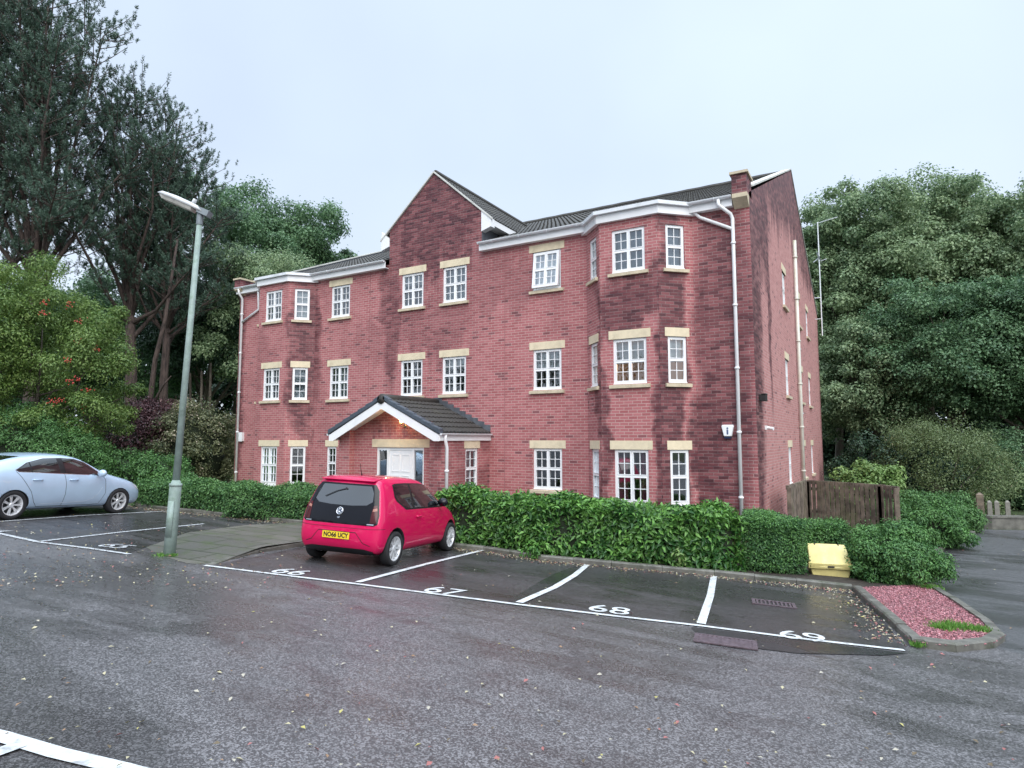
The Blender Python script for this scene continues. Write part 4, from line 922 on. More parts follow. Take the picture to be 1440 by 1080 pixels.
def hedge(name, label, pts, wd, ht, mat, L, W, dens, cat='hedge', bulge=.08, droop=.4, group=None, end=True, flat=False):
    """leaves over a box-section hedge; pts = front foot line, body lies to the left of travel"""
    T = tag(empty(name, (0, 0, 0)), label, cat, group); Pn = [Vector(p) for p in pts]; seg = []; tot = 0
    for a, c in zip(Pn, Pn[1:]): seg.append((a, c, (c-a).length)); tot += (c-a).length
    n = int(dens*tot*(ht*1.3+wd)); P = np.empty((n, 3)); N = np.empty((n, 3)); ph = [random.random()*6 for _ in range(6)]
    b = MB(); ns = max(2, int(tot/.5)); ring = []
    def at(s_):
        for a, c, l in seg:
            if s_ <= l+1e-6: d = (c-a).normalized(); return a+d*s_, d
            s_ -= l
        a, c, l = seg[-1]; d = (c-a).normalized(); return c, d
    for i in range(ns+1):
        s_ = .12+(tot-.24)*i/ns; p, d = at(s_); nr = Vector((-d.y, d.x)); z = h(p.x, p.y); q0 = p+nr*.16; q1 = p+nr*(wd-.16)
        ring.append([(q0.x, q0.y, z), (q0.x, q0.y, z+ht*.75), ((p+nr*.3).x, (p+nr*.3).y, z+ht-.16), ((p+nr*(wd-.3)).x, (p+nr*(wd-.3)).y, z+ht-.16), (q1.x, q1.y, z+ht*.75), (q1.x, q1.y, z)])
    for i in range(ns): b.add(ring[i]+ring[i+1], [(k, k+1, k+7, k+6) for k in range(5)])
    b.add(ring[0], [(0, 1, 2, 3, 4, 5)]); b.add(ring[-1], [(0, 1, 2, 3, 4, 5)]); b.build('shade_core_or_stems', M_core, T)  # solid dark block under the leaves, its colour painted as inner shade
    for k in range(n):
        s_ = random.uniform(0, tot); p, d = at(s_); nr = Vector((-d.y, d.x)); z = h(p.x, p.y); f = random.random(); per = ht*1.3+wd
        lump = bulge*(math.sin(s_*2.1+ph[0])+.6*math.sin(s_*5.3+ph[1])); dep = abs(random.gauss(0, .07)); dep += max(0, math.sin(s_*6.3+f*40+ph[4])*math.sin(f*57+s_*3.1+ph[5])-.35)*.16; ed = 0; nx = Vector((d.x, d.y, 0))*0
        if f < ht/per:
            zz = ht*random.random()**.85; o_ = -lump*.6*math.sin(zz*3+ph[2])+dep+.03+.10*(1-min(1, (ht-zz)/.25))**2+.12*max(0, .2-zz)/.2; q = p+nr*o_; nrm = Vector((-nr.x, -nr.y, .35)); pos = (q.x, q.y, z+zz)
        elif f < (ht+wd)/per:
            u = random.random()*wd; eg = .12*((abs(u/wd-.5)*2)**4); q = p+nr*u; pos = (q.x, q.y, z+ht+lump*.8*math.sin(u*3+ph[3])-eg-dep+abs(random.gauss(0, .03))); nrm = Vector((-nr.x*.2, -nr.y*.2, 1))
        else:
            zz = ht*random.random(); u = random.random()*wd; sgn = random.choice((-1, 1)); p, d = at(0 if sgn < 0 else tot); nr = Vector((-d.y, d.x)); q = p+nr*u+d*sgn*(random.gauss(0, .05)-.05*(zz/ht)); pos = (q.x, q.y, h(q.x, q.y)+zz); nrm = Vector((d.x*sgn, d.y*sgn, .3))
        P[k] = pos; N[k] = nrm
    N = unit(N+RNG.normal(size=N.shape)*.55); U = N*.5+RNG.normal(size=N.shape)*.9+np.array([0, 0, -droop]); s_ = RNG.uniform(.65, 1.25, n)
    cellv = np.sin(P[:, 0]*4.1+1)*np.sin(P[:, 1]*3.7)*np.sin(P[:, 2]*5)
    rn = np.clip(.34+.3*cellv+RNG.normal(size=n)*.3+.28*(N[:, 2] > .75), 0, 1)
    leafmesh('foliage', P, N, L*s_, W*s_, rn, mat, T, U, .3); return T
def shrub(name, label, pos, R_, H, mat, ncl, nl, L, W, cat='shrub', group=None, low=-.3, ry=None, core=.72, cl=.22, bmat=None, flat=.8):
    x, y = pos; z = h(x, y); T = tag(empty(name, (x, y, z)), label, cat, group)
    cs = crown_points(ncl, (0, 0, H*.42), R_, ry or R_, H*.58, (.6, 1), low=-.75, lump=.13); cs[:, 2] = np.maximum(cs[:, 2], .08); rs = RNG.uniform(.7, 1.3, len(cs))*cl*R_
    P, N, U, rn, l, w_ = clumped(cs, rs, nl, L, W, flat, .45); P[:, 2] = np.maximum(P[:, 2], .02)
    leafmesh('foliage', P, N, l, w_, rn, mat, T, U)
    b = MB()
    if core: b.lathe([(0, 0), (R_*core*.8, .02), (R_*core, H*.35), (R_*core*.85, H*.6), (R_*core*.5, H*.78), (0, H*.84)], 14)  # solid core coloured as the shade inside the bush
    for k in range(14):
        c = cs[RNG.integers(len(cs))]; b.tube([(0, 0, 0), (c[0]*.35, c[1]*.35, c[2]*.5), tuple(c)], [.04, .025, .008], 5, False)
    b.build('shade_core_or_stems', M_core if core else (bmat or M_bark), T, True); return T
def off(pts, d):
    P = [Vector(p) for p in pts]; o = []
    for i, p in enumerate(P):
        t = (P[min(i+1, len(P)-1)]-P[max(i-1, 0)]).normalized(); o.append(tuple(p+Vector((-t.y, t.x))*d))
    return o
HB = off(KH, .22)
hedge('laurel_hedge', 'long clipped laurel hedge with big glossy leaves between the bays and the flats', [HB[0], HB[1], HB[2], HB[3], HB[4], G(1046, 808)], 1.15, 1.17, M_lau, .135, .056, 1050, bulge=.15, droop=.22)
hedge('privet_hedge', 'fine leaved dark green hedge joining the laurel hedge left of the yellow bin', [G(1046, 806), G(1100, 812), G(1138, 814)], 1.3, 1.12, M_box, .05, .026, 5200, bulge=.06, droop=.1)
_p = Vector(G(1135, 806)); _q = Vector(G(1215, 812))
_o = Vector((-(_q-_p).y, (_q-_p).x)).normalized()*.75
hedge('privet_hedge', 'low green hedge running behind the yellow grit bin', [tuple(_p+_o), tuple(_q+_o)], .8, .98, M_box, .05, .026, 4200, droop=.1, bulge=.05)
shrub('clipped_bush', 'rounded green bush at the corner of the red chip bed right of the bin', (lambda c: (c[0], c[1]+.55))(G(1254, 824)), .84, 1.10, M_box, 170, 260, .055, .028, ry=.85, core=.8)
shrub('laurel_sprig', 'small low laurel growing over the kerb at the foot of the long hedge', (lambda c: (c[0], c[1]+.15))(G(752, 786)), .34, .34, M_lau, 20, 26, .12, .05, core=0)
shrub('laurel_sprig', 'yellowish green laurel sprouting low at the hedge foot near bay 68', (lambda c: (c[0], c[1]+.1))(G(940, 802)), .30, .45, M_pale, 16, 22, .10, .045, core=0)
hedge('low_hedge', 'low spreading dark green hedge in front of the left bay windows', [G(312, 729), G(380, 734), G(447, 740)], 1.7, .85, M_low, .075, .035, 1800, bulge=.12, droop=.2)
hedge('low_hedge', 'low bushy green hedge behind the street lamp and the grey car nose', [G(186, 713), G(250, 720), G(318, 727)], 1.6, .80, M_low, .075, .036, 1800, bulge=.14, droop=.2)
# left side trees and shrubs
GP = 'tall pines on the left'
pine('pine_tree', 'tall two-stemmed looking pine with the thickest trunk, behind the lamp post on its left', D(186, 30), 19.8, 5.0, (-1.2, 0, 0), .40, 6, .33, GP)
pine('pine_tree', 'pine with a forked reddish trunk just left of the lamp post', D(228, 31), 17.0, 3.6, (-.6, .4, 0), .44, 6, .25, GP)
pine('pine_tree', 'tallest pine at the far left whose top leaves the picture', D(46, 27), 23.0, 5.0, (-.9, 0, 0), .38, 5.5, .34, GP)
pine('pine_tree', 'pine standing partly outside the left edge of the picture', D(-60, 28), 23.5, 5.2, (.9, 0, 0), .36, 5.5, .34, GP)
b = MB(); x, y = D(207, 30); b.tube([(x, y, 0), (x+.1, y, 3.5), (x+.45, y, 6.2), (x+1.1, y, 8.0), (x+1.3, y+.3, 12)], [.16, .13, .11, .09, .05], 8); b.tube([(x+.1, y, 3.7), (x+.9, y+.2, 5.0), (x+1.3, y+.3, 5.4)], [.08, .05, .02], 6)
tag(b.build('dead_trunk', M_pbark, None, True), 'thin crooked bare trunk between the two thick pine trunks', 'tree trunk')
GL = 'broadleaf trees behind the left end of the flats'
broadleaf('broadleaf_tree', 'tall dark broadleaf tree rising beside the pine crowns behind the left gable', D(328, 44), 20.6, 5.6, M_decd, 190, 390, 0.180, 0.131, .3, .17, GL)
broadleaf('broadleaf_tree', 'rounded broadleaf tree whose top shows over the left roof', D(412, 46), 19.2, 4.6, M_decd, 150, 364, 0.180, 0.131, .3, .18, GL)
broadleaf('broadleaf_tree', 'smaller broadleaf tree whose tip ends the treeline above the left roof', D(468, 48), 16.4, 3.4, M_decd, 90, 312, 0.180, 0.131, .3, .2, GL)
broadleaf('broadleaf_tree', 'mid green feathery tree close behind the left roof edge', D(362, 36), 13.6, 3.5, M_syc, 110, 364, 0.139, 0.090, .3, .2, GL)
broadleaf('broadleaf_tree', 'dark low crowned tree between the lamp post and the flats', D(292, 38), 12.6, 4.2, M_wood, 130, 364, 0.164, 0.115, .3, .19, GL)
broadleaf('broadleaf_tree', 'dark tree seen between the pine trunks', D(170, 40), 12.5, 4.8, M_decd, 130, 364, 0.164, 0.115, .2, .19, GL)
broadleaf('broadleaf_tree', 'dark tree filling the gap behind the rowan', D(90, 38), 11.5, 4.8, M_decd, 130, 338, 0.164, 0.115, .2, .19, GL)
for px, d_, hh in ((283, 33, 6), (297, 33.5, 6.5), (268, 34, 6)):
    x, y = D(px, d_); b = MB(); b.tube([(x, y, 0), (x+random.uniform(-.2, .2), y, hh*.5), (x+random.uniform(-.4, .4), y, hh)], [.10, .085, .05], 7)
    tag(b.build('slim_trunk', M_bark, None, True), 'slim bare trunk among three in the dark wood left of the flats', 'tree trunk', 'slim trunks in the dark left of the flats')
broadleaf('rowan_tree', 'light green rowan with red berries above the grey car', D(52, 21), 7.0, 2.7, M_rowan, 150, 420, .105, .045, .12, .17, trunk=.1, lump=.15)
broadleaf('birch_tree', 'yellowish green small leaved tree at the left edge above the grey car', D(-45, 20.5), 7.9, 2.6, M_light, 130, 420, .085, .05, .12, .18, trunk=.1)
x, y = D(52, 21); zz = h(x, y); b = MB()
for _ in range(13):
    ph = random.uniform(-.5, 1.0); k_ = random.uniform(.6, 1.0); c = rt*2.45*k_*math.cos(ph)+Vector((math.sin(YAW), -math.cos(YAW), 0))*2.4*math.sqrt(1-k_*k_*.9)*math.cos(ph)+Vector((0, 0, 4.0+2.7*math.sin(ph)))
    for __ in range(14):
        q = c+Vector((random.gauss(0, .07), random.gauss(0, .07), random.gauss(0, .05))); r_ = .022
        b.add([(q.x+r_, q.y, q.z), (q.x-r_, q.y, q.z), (q.x, q.y+r_, q.z), (q.x, q.y-r_, q.z), (q.x, q.y, q.z+r_), (q.x, q.y, q.z-r_)], [(0, 2, 4), (2, 1, 4), (1, 3, 4), (3, 0, 4), (2, 0, 5), (1, 2, 5), (3, 1, 5), (0, 3, 5)])
RW = [o for o in bpy.data.objects if o.name.startswith('rowan_tree')][0]
bo = b.build('berries', plain('red_berry', (.5, .05, .035), .4), RW); bo['kind'] = 'stuff'
shrub('conifer_bush', 'dark green mound shaped bush directly behind the grey car roof', D(25, 19.5), 1.7, 2.75, M_low, 160, 260, .08, .035, core=.8)
shrub('conifer_bush', 'smaller bright edged green bush behind the grey car bonnet', D(88, 20), 1.25, 2.5, M_box, 120, 240, .07, .03, core=.8)
shrub('purple_shrub', 'purple leaved shrub under the thick pine trunk', D(178, 25), 1.9, 3.3, M_purp, 150, 190, .09, .055, core=.7)
shrub('variegated_shrub', 'cream flecked shrub between the lamp post and the left gable', D(272, 25.5), 1.75, 3.5, M_vari, 150, 190, .09, .055, core=.7)
shrub('purple_shrub', 'purple flecked shrub directly behind the lamp post', D(228, 26), 1.8, 3.5, M_purp, 130, 190, .09, .055, core=.7)
shrub('green_bush', 'small mid green bush between the grey car nose and the lamp post', D(165, 21.5), 1.2, 1.6, M_low, 90, 180, .085, .045)
shrub('green_bush', 'small leafy bush behind the low hedge right of the lamp post', D(215, 22.5), 1.3, 1.5, M_box, 90, 180, .08, .045)
# right side trees
GRT = 'broadleaf trees to the right of the flats'
broadleaf('sycamore_tree', 'sycamore whose crown touches the aerial beside the gable', D(1206, 38), 18.3, 5.0, M_syc, 367, 313, 0.164, 0.117, .22, 0.143, GRT, lump=.12)
broadleaf('sycamore_tree', 'broad domed sycamore in the middle of the right treeline', D(1305, 40), 19.4, 6.2, M_syc, 503, 313, 0.172, 0.125, .25, 0.126, GRT, lump=.12)
broadleaf('sycamore_tree', 'tallest sycamore near the right edge of the picture', D(1425, 37), 18.3, 5.6, M_syc, 503, 313, 0.164, 0.117, .25, 0.126, GRT, lump=.12)
broadleaf('sycamore_tree', 'sycamore leaning in from beyond the right edge', D(1540, 36), 18.8, 5.4, M_syc, 387, 271, 0.164, 0.117, .25, 0.134, GRT, lump=.12)
broadleaf('sycamore_tree', 'lower sycamore growing close behind the far corner of the flats', D(1228, 33), 9.2, 3.3, M_syc, 232, 271, 0.133, 0.094, .2, 0.160, GRT, lump=.12)
broadleaf('sycamore_tree', 'darker lower sycamore above the twiggy shrub', D(1335, 31), 10.6, 4.0, M_decd, 289, 292, 0.133, 0.094, .3, 0.151, GRT, lump=.12)
broadleaf('sycamore_tree', 'lower sycamore hanging over the far end of the road', D(1450, 29), 10.4, 3.7, M_decd, 289, 292, 0.125, 0.086, .25, 0.151, GRT, lump=.12)
shrub('pale_shrub', 'bright pale green shrub showing over the wooden bin fence', D(1216, 21.5), 1.15, 2.1, M_pale, 70, 120, .12, .075)
shrub('twiggy_shrub', 'brownish twiggy shrub with sparse leaves beyond the bin fence', D(1325, 25), 2.3, 3.7, M_twig, 190, 190, .085, .04, core=0)
shrub('dark_shrub', 'dark green shrub at the right edge behind the stone posts', D(1432, 27), 2.2, 3.2, M_decd, 140, 200, .1, .06, core=.7)
shrub('dark_shrub', 'dark shrub closing the gap left of the twiggy shrub', D(1255, 27), 2.2, 3.0, M_wood, 120, 200, .11, .07, core=.7)
shrub('roadside_bush', 'arching green bush along the kerb behind the clipped bush', D(1292, 17.4), .95, 1.2, M_box, 120, 200, .085, .028, core=.72)
shrub('roadside_bush', 'spreading bush reaching over the road edge below the twiggy shrub', D(1318, 20.5), .95, 1.1, M_low, 100, 180, .09, .035)
shrub('roadside_bush', 'shaded bush between the bin fence and the kerb', D(1272, 19), 1.0, 1.3, M_low, 90, 180, .085, .035)
broadleaf('sycamore_tree', 'paler sycamore filling the gap between the side gable and the big crowns', D(1178, 41), 16.6, 4.2, M_syc, 230, 260, .17, .12, .2, .15, GRT, lump=.12)
# far woodland closing the view on both sides
def woodland(name, label, pts, hts, n, mat):
    P_ = []
    for _ in range(n):
        i = random.randrange(len(pts)-1); t = random.random(); a = Vector(pts[i]).lerp(Vector(pts[i+1]), t); ht = hts[i]*(1-t)+hts[i+1]*t
        P_.append((a.x+random.gauss(0, .9), a.y+random.gauss(0, .9), h(a.x, a.y)+ht*random.random()**.8))
    cs = np.array(P_); P, N, U, rn, l, w_ = clumped(cs, RNG.uniform(.8, 1.5, len(cs)), 90, .34, .24, .8)
    tag(leafmesh(name, P, N, l, w_, rn, mat, None, U), label, 'woodland', kind='stuff')
woodland('woodland', 'dark wood closing the view behind the pines on the left', [D(-350, 48), D(-100, 50), D(150, 52), D(330, 54), D(480, 58)], [13, 12, 11, 12, 12], 1100, M_wood)
woodland('woodland', 'dark wood closing the view behind the sycamores on the right', [D(1130, 52), D(1250, 50), D(1400, 48), D(1600, 44), D(1900, 40)], [9, 10, 11, 12, 12], 1000, M_wood)
woodland('woodland', 'unseen trees added behind the photographer to darken the reflections', [(-60, -34), (-20, -38), (20, -38), (50, -30)], [12, 11, 12, 11], 700, M_wood)  # out of view, added so glass and car panels reflect something dark
# ------------------------------------------------------------------ street lamp
M_post = plain('lamp_post_paint', (.27, .345, .315), .55, var=.15, scale=7, stain=((.09, .16, .08), .7), bmp=.1)
M_head = plain('lamp_head_grey', (.60, .62, .63), .5, var=.08)
lx, ly = G(238, 782); lz = h(lx, ly)
SLm = tag(empty('street_lamp', (lx, ly, lz-.02)), 'green street lamp with a flat lantern on a slightly leaning column beside the paving', 'street lamp')
SLm.rotation_euler = (0, R(2.6), YAW)
b = MB(); b.tube([(0, 0, -.2), (0, 0, 1.22), (0, 0, 1.3)], [.098, .095, .06], 14); b.tube([(0, 0, 1.20), (0, 0, 1.24)], .104, 14); b.tube([(0, 0, 1.3), (0, 0, 5.95)], [.058, .045], 12)
b.box(-.05, .05, -.104, -.09, .35, .95); b.build('column', M_post, SLm, True)
HM = Matrix.Translation((.06, 0, 6.02)) @ Matrix.Rotation(R(180), 4, 'Z') @ Matrix.Rotation(R(-21), 4, 'Y') @ Matrix.Diagonal((.95, 1.35, 1.25, 1))
b = MB()
prof = [(0, .055), (.12, .07), (.5, .085), (.8, .075), (.92, .04)]
vs = []
for x, w_ in ((-.05, .055), (.1, .075), (.25, .1), (.6, .115), (.82, .10), (.92, .06)):
    tz = {-.05: .05, .1: .055, .25: .07, .6: .075, .82: .06, .92: .02}[x]
    vs += [tuple(HM @ Vector((x, yy, zz_))) for yy, zz_ in ((-w_, 0), (-w_*.8, tz*.75), (0, tz), (w_*.8, tz*.75), (w_, 0))]
b.add(vs, [(5*i+k, 5*i+k+1, 5*i+k+6, 5*i+k+5) for i in range(5) for k in range(4)]+[(0, 1, 2, 3, 4), (25, 26, 27, 28, 29)]+[(5*i, 5*i+5, 5*i+9, 5*i+4) for i in range(5)])
hd = b.build('lantern', M_head, SLm, True)
b = MB(); vs = []
for x, w_ in ((.2, .085), (.6, .10), (.80, .088), (.88, .05)): vs += [tuple(HM @ Vector((x, yy, zz_))) for yy, zz_ in ((-w_, -.005), (-w_*.7, -.05 if x < .85 else -.02), (w_*.7, -.05 if x < .85 else -.02), (w_, -.005))]
b.add(vs, [(4*i+k, 4*i+k+1, 4*i+k+5, 4*i+k+4) for i in range(3) for k in range(3)]+[(0, 1, 2, 3), (12, 13, 14, 15)]); b.build('diffuser', plain('lamp_bowl', (.64, .62, .56), .35, var=.15, scale=12), hd)
b = MB(); b.lathe([(0, .075), (.032, .07), (.035, .0), (.0, .0)], 10, HM @ Matrix.Translation((.26, 0, .06))); b.build('photocell', M_head, hd, True)
b = MB(); b.box(-.12, .10, -.06, .06, -.035, .05, HM); b.tube([(0, 0, 5.8), (0, 0, 6.0)], .055, 10); b.build('bracket', plain('lamp_bracket_grey', (.2, .23, .25), .5), hd)
# ------------------------------------------------------------------ grit bin
M_yel = plain('grit_bin_yellow', (.70, .60, .24), .5, var=.18, scale=3, stain=((.66, .63, .44), .8))
gx, gy = G(1166, 816); GB = tag(empty('grit_bin', (gx+.02, gy+.25, h(gx, gy)-.02)), 'weathered yellow grit bin with a sloping lid tucked into the hedge', 'grit bin'); GB.rotation_euler = (0, 0, R(14))
b = MB(); b.prism([(-.33, .02), (.33, .02), (.37, .20), (-.37, .20)], lambda x, z: (x, .02, z), lambda x, z: (x, .50, z)); b.build('body', M_yel, GB, bevel=.02)
b = MB(); cs_ = []
for t in range(9):
    u = t/8; cs_.append((-.02+.44*u-.05*math.sin(u*math.pi), .22+.40*u**.9, .405-.045*u))
vs = []
for (yy, zz_, ww) in cs_: vs += [(-ww, yy+.03, zz_-.02), (-ww*.96, yy, zz_), (-ww*.4, yy-.025, zz_+.012), (ww*.4, yy-.025, zz_+.012), (ww*.96, yy, zz_), (ww, yy+.03, zz_-.02)]
b.add(vs, [(6*i+k, 6*i+k+1, 6*i+k+7, 6*i+k+6) for i in range(8) for k in range(5)])
b.add([(-.41, -.03, .20), (.41, -.03, .20), (.405, -.05, .30), (-.405, -.05, .30), (-.40, .06, .20), (.40, .06, .20), (.40, .06, .30), (-.40, .06, .30)], [(0, 1, 2, 3), (4, 7, 6, 5), (0, 3, 7, 4), (1, 5, 6, 2), (3, 2, 6, 7), (0, 4, 5, 1)])
ld = b.build('lid', M_yel, GB, False)
b = MB(); b.box(-.06, .06, -.062, -.052, .235, .262); b.build('latch', M_dark, ld)
for x in (-.22, .22): b = MB(); b.box(x-.012, x+.012, .37, .41, .56, .635); b.build('hinge', M_dark, ld)
# ------------------------------------------------------------------ bin store fence
M_pal = plain('weathered_board', (.17, .135, .105), .9, var=.5, scale=5, stain=((.12, .13, .06), .7), bmp=.4)
FN = tag(empty('board_fence', (0, 0, 0)), 'mossy brown close board fence of the bin store beside the flats', 'fence')
fpts = [Vector((-2.02, 16.7)), Vector((-1.86, 19.2)), Vector((-.12, 18.15)), Vector((.22, 17.6))]
b = MB(); rl = MB(); FT = 1.30
for a, c in zip(fpts, fpts[1:]):
    d = (c-a); L_ = d.length; d.normalize(); nr = Vector((d.y, -d.x)); n = max(1, int(L_/.135))
    for k in range(n):
        p = a+d*(L_*(k+.5)/n); z = h(p.x, p.y); tp = FT+random.uniform(-.015, .012); w_ = .047+random.uniform(0, .008); lean_ = random.uniform(-.006, .006)
        M = Matrix(((d.x, nr.x, lean_, p.x), (d.y, nr.y, 0, p.y), (0, 0, 1, 0), (0, 0, 0, 1))); b.box(-w_, w_, -.011, .011, z+.04, tp, M)
    for zz_ in (-.1, .45, 1.05, 1.22):
        M = Matrix(((d.x, nr.x, 0, a.x), (d.y, nr.y, 0, a.y), (0, 0, 1, 0), (0, 0, 0, 1))); rl.box(0, L_, -.055 if zz_ < 1.2 else -.075, -.013, zz_, zz_+(.08 if zz_ < 1.2 else .10), M)
    for p in (a, c): rl.box(p.x-.05, p.x+.05, p.y-.05, p.y+.05, h(p.x, p.y)-.1, FT-.02)
bb_ = b.build('boards', M_pal, FN); rl.build('rails', M_pal, FN)
FN2 = tag(empty('board_fence', (0, 0, 0)), 'weathered upright board fence in the shade left of the left gable', 'fence'); b = MB(); rl = MB()
a = Vector(D(288, 27.5)); c = Vector(D(330, 26.5)); d = (c-a); L_ = d.length; d.normalize(); nr = Vector((d.y, -d.x))
for k in range(16):
    p = a+d*(L_*(k+.5)/16); M = Matrix(((d.x, nr.x, 0, p.x), (d.y, nr.y, 0, p.y), (0, 0, 1, h(p.x, p.y)), (0, 0, 0, 1))); b.box(-.035, .035, -.01, .01, .05, 1.65+random.uniform(-.02, .02), M)
M = Matrix(((d.x, nr.x, 0, a.x), (d.y, nr.y, 0, a.y), (0, 0, 1, h(a.x, a.y)), (0, 0, 0, 1)))
for zz_ in (.3, 1.3): rl.box(0, L_, .012, .05, zz_, zz_+.08, M)
b.build('boards', plain('grey_board', (.15, .12, .085), .9, var=.3), FN2); rl.build('rails', M_pal, FN2)
# low wall and posts at the end of the road
b = MB(); wp = [Vector(D(1352, 21.0)), Vector(D(1385, 20.6)), Vector(D(1460, 20.4)), Vector(D(1560, 21))]
for a, c in zip(wp, wp[1:]):
    d = (c-a); L_ = d.length; d.normalize(); nr = Vector((d.y, -d.x)); M = Matrix(((d.x, nr.x, 0, a.x), (d.y, nr.y, 0, a.y), (0, 0, 1, h(a.x, a.y)), (0, 0, 0, 1))); b.box(0, L_, -.25, 0, -.2, .36, M); b.box(-.01, L_+.01, -.29, .03, .36, .42, M)
tag(b.build('low_wall', M_kerb), 'low mossy concrete retaining wall at the far end of the road', 'wall')
pst = None
for px in (1383, 1393, 1408, 1370):
    x, y = D(px, 21.8); b = MB(); big = px == 1370; hh = 1.0 if big else .74; r_ = .11 if big else .07
    b.prism([(-r_, -r_), (r_, -r_), (r_, r_), (-r_, r_)], lambda u, v: (u, v, -.2), lambda u, v: (u*.9, v*.9, hh)); b.prism([(-r_*.9, -r_*.9), (r_*.9, -r_*.9), (r_*.9, r_*.9), (-r_*.9, r_*.9)], lambda u, v: (u, v, hh), lambda u, v: (u*.3, v*.3, hh+.06))
    o = b.build('gate_post' if big else 'stone_post', M_pal if big else plain('pale_post', (.24, .23, .20), .85, var=.15)); o.location = (x, y, h(x, y))
    if big: tag(o, 'dark timber gate post left of the pale stone posts', 'post')
    else: tag(o, {1383: 'leftmost of three pale stone posts behind the low wall', 1393: 'middle one of three pale stone posts behind the low wall', 1408: 'slimmer right-hand stone post standing apart behind the low wall'}[px], 'post', 'pale stone posts behind the low wall')
# ------------------------------------------------------------------ path to the porch, litter, weeds
drape('footpath', [G(425, 741), G(470, 738), (-10.6, 13.2), (-12.4, 13.2), G(400, 742)], .10, MATS.get('mossy_paving') or bpy.data.materials['mossy_paving'], .4)
def litter():
    cols = [((.42, .33, .10), .35), ((.30, .20, .11), .25), ((.48, .44, .28), .25), ((.35, .14, .10), .15)]
    P_ = []; 
    def put(px, py, j=0):
        try:
            x, y = G(px, py)
        except Exception: return
        P_.append((x+random.gauss(0, j), y+random.gauss(0, j)))
    for _ in range(520): put(random.uniform(-50, 1500), 760+340*random.random()**1.4)
    for _ in range(650): put(random.uniform(-60, 420), random.uniform(735, 830))
    for _ in range(1300):
        t = random.random()*(len(KH)-1); i = int(t); p = Vector(KH[i]).lerp(Vector(KH[i+1]), t-i); P_.append((p.x+random.gauss(0, .15), p.y-abs(random.gauss(0, .22))-.05))
    for _ in range(900):
        t = random.random()*(len(K0)-1); i = int(t); p = Vector(K0[i]).lerp(Vector(K0[i+1]), t-i); P_.append((p.x+random.gauss(0, .3), p.y-abs(random.gauss(0, .35))-.04))
    for _ in range(350):
        t = random.random()*2; i = int(t); p = Vector(ISL[i]).lerp(Vector(ISL[i+1]), t-i); P_.append((p.x-abs(random.gauss(0, .25))-.04, p.y-random.gauss(0, .1)))
    n = len(P_); P = np.array([(x, y, h(x, y)+.03) for x, y in P_]); N = np.tile([0, 0, 1.], (n, 1))+RNG.normal(size=(n, 3))*.22
    s_ = RNG.uniform(.02, .055, n); m, t, b, o = new_mat('fallen_leaf'); g = NT(t)
    a = g.n('ShaderNodeAttribute', attribute_name='rnd').outputs['Fac']; rp = g.n('ShaderNodeValToRGB', {0: a}); el = rp.color_ramp.elements; rp.color_ramp.interpolation = 'CONSTANT'
    el[0].position = 0; el[0].color = (.42, .38, .24, 1); el[1].position = .3; el[1].color = (.26, .16, .09, 1)
    for p_, c_ in ((.5, (.38, .35, .28, 1)), (.68, (.30, .11, .10, 1)), (.85, (.12, .09, .05, 1)), (.95, (.40, .36, .12, 1))): q = el.new(p_); q.color = c_
    t.links.new(rp.outputs[0], b.inputs['Base Color']); b.inputs['Roughness'].default_value = .6
    tag(leafmesh('fallen_leaves', P, N, s_, s_*.62, RNG.uniform(0, 1, n), m, None, None, .15), 'small yellow and brown leaves scattered over the wet tarmac', 'fallen leaves', kind='stuff')
litter()
def tufts(name, label, spots, mat, n=160, L=.11):
    P = []; U = []
    for (x, y, r, z) in spots:
        for _ in range(int(n*r/.15)): P.append((x+random.gauss(0, r*.5), y+random.gauss(0, r*.45), h(x, y)+z)); U.append((random.gauss(0, .5), random.gauss(0, .5), 1))
    P = np.array(P); U = np.array(U); tag(leafmesh(name, P, np.cross(U, RNG.normal(size=U.shape)), RNG.uniform(.4, 1.1, len(P))*L, .012, RNG.uniform(0, 1, len(P)), mat, None, U, .1), label, 'grass', kind='stuff')
i1 = G(1345, 890); i2 = G(1310, 833); i3 = G(1290, 912); i4 = G(1325, 892)
tufts('grass', 'bright green grass tufts on the red chip bed', [(i1[0], i1[1], .22, .06), (i4[0], i4[1], .12, .06), (i1[0]+.25, i1[1]+.02, .12, .06), (i2[0], i2[1], .16, .06), (i3[0], i3[1], .06, .02)], leaf_mat('grass_blade', (.07, .20, .03), (.22, .42, .09), .3), 420, .09)
tufts('grass', 'small weeds round the foot of the street lamp', [(lx, ly-.12, .12, .01), (lx+.12, ly-.02, .07, .01)], bpy.data.materials['grass_blade'], 160, .07)
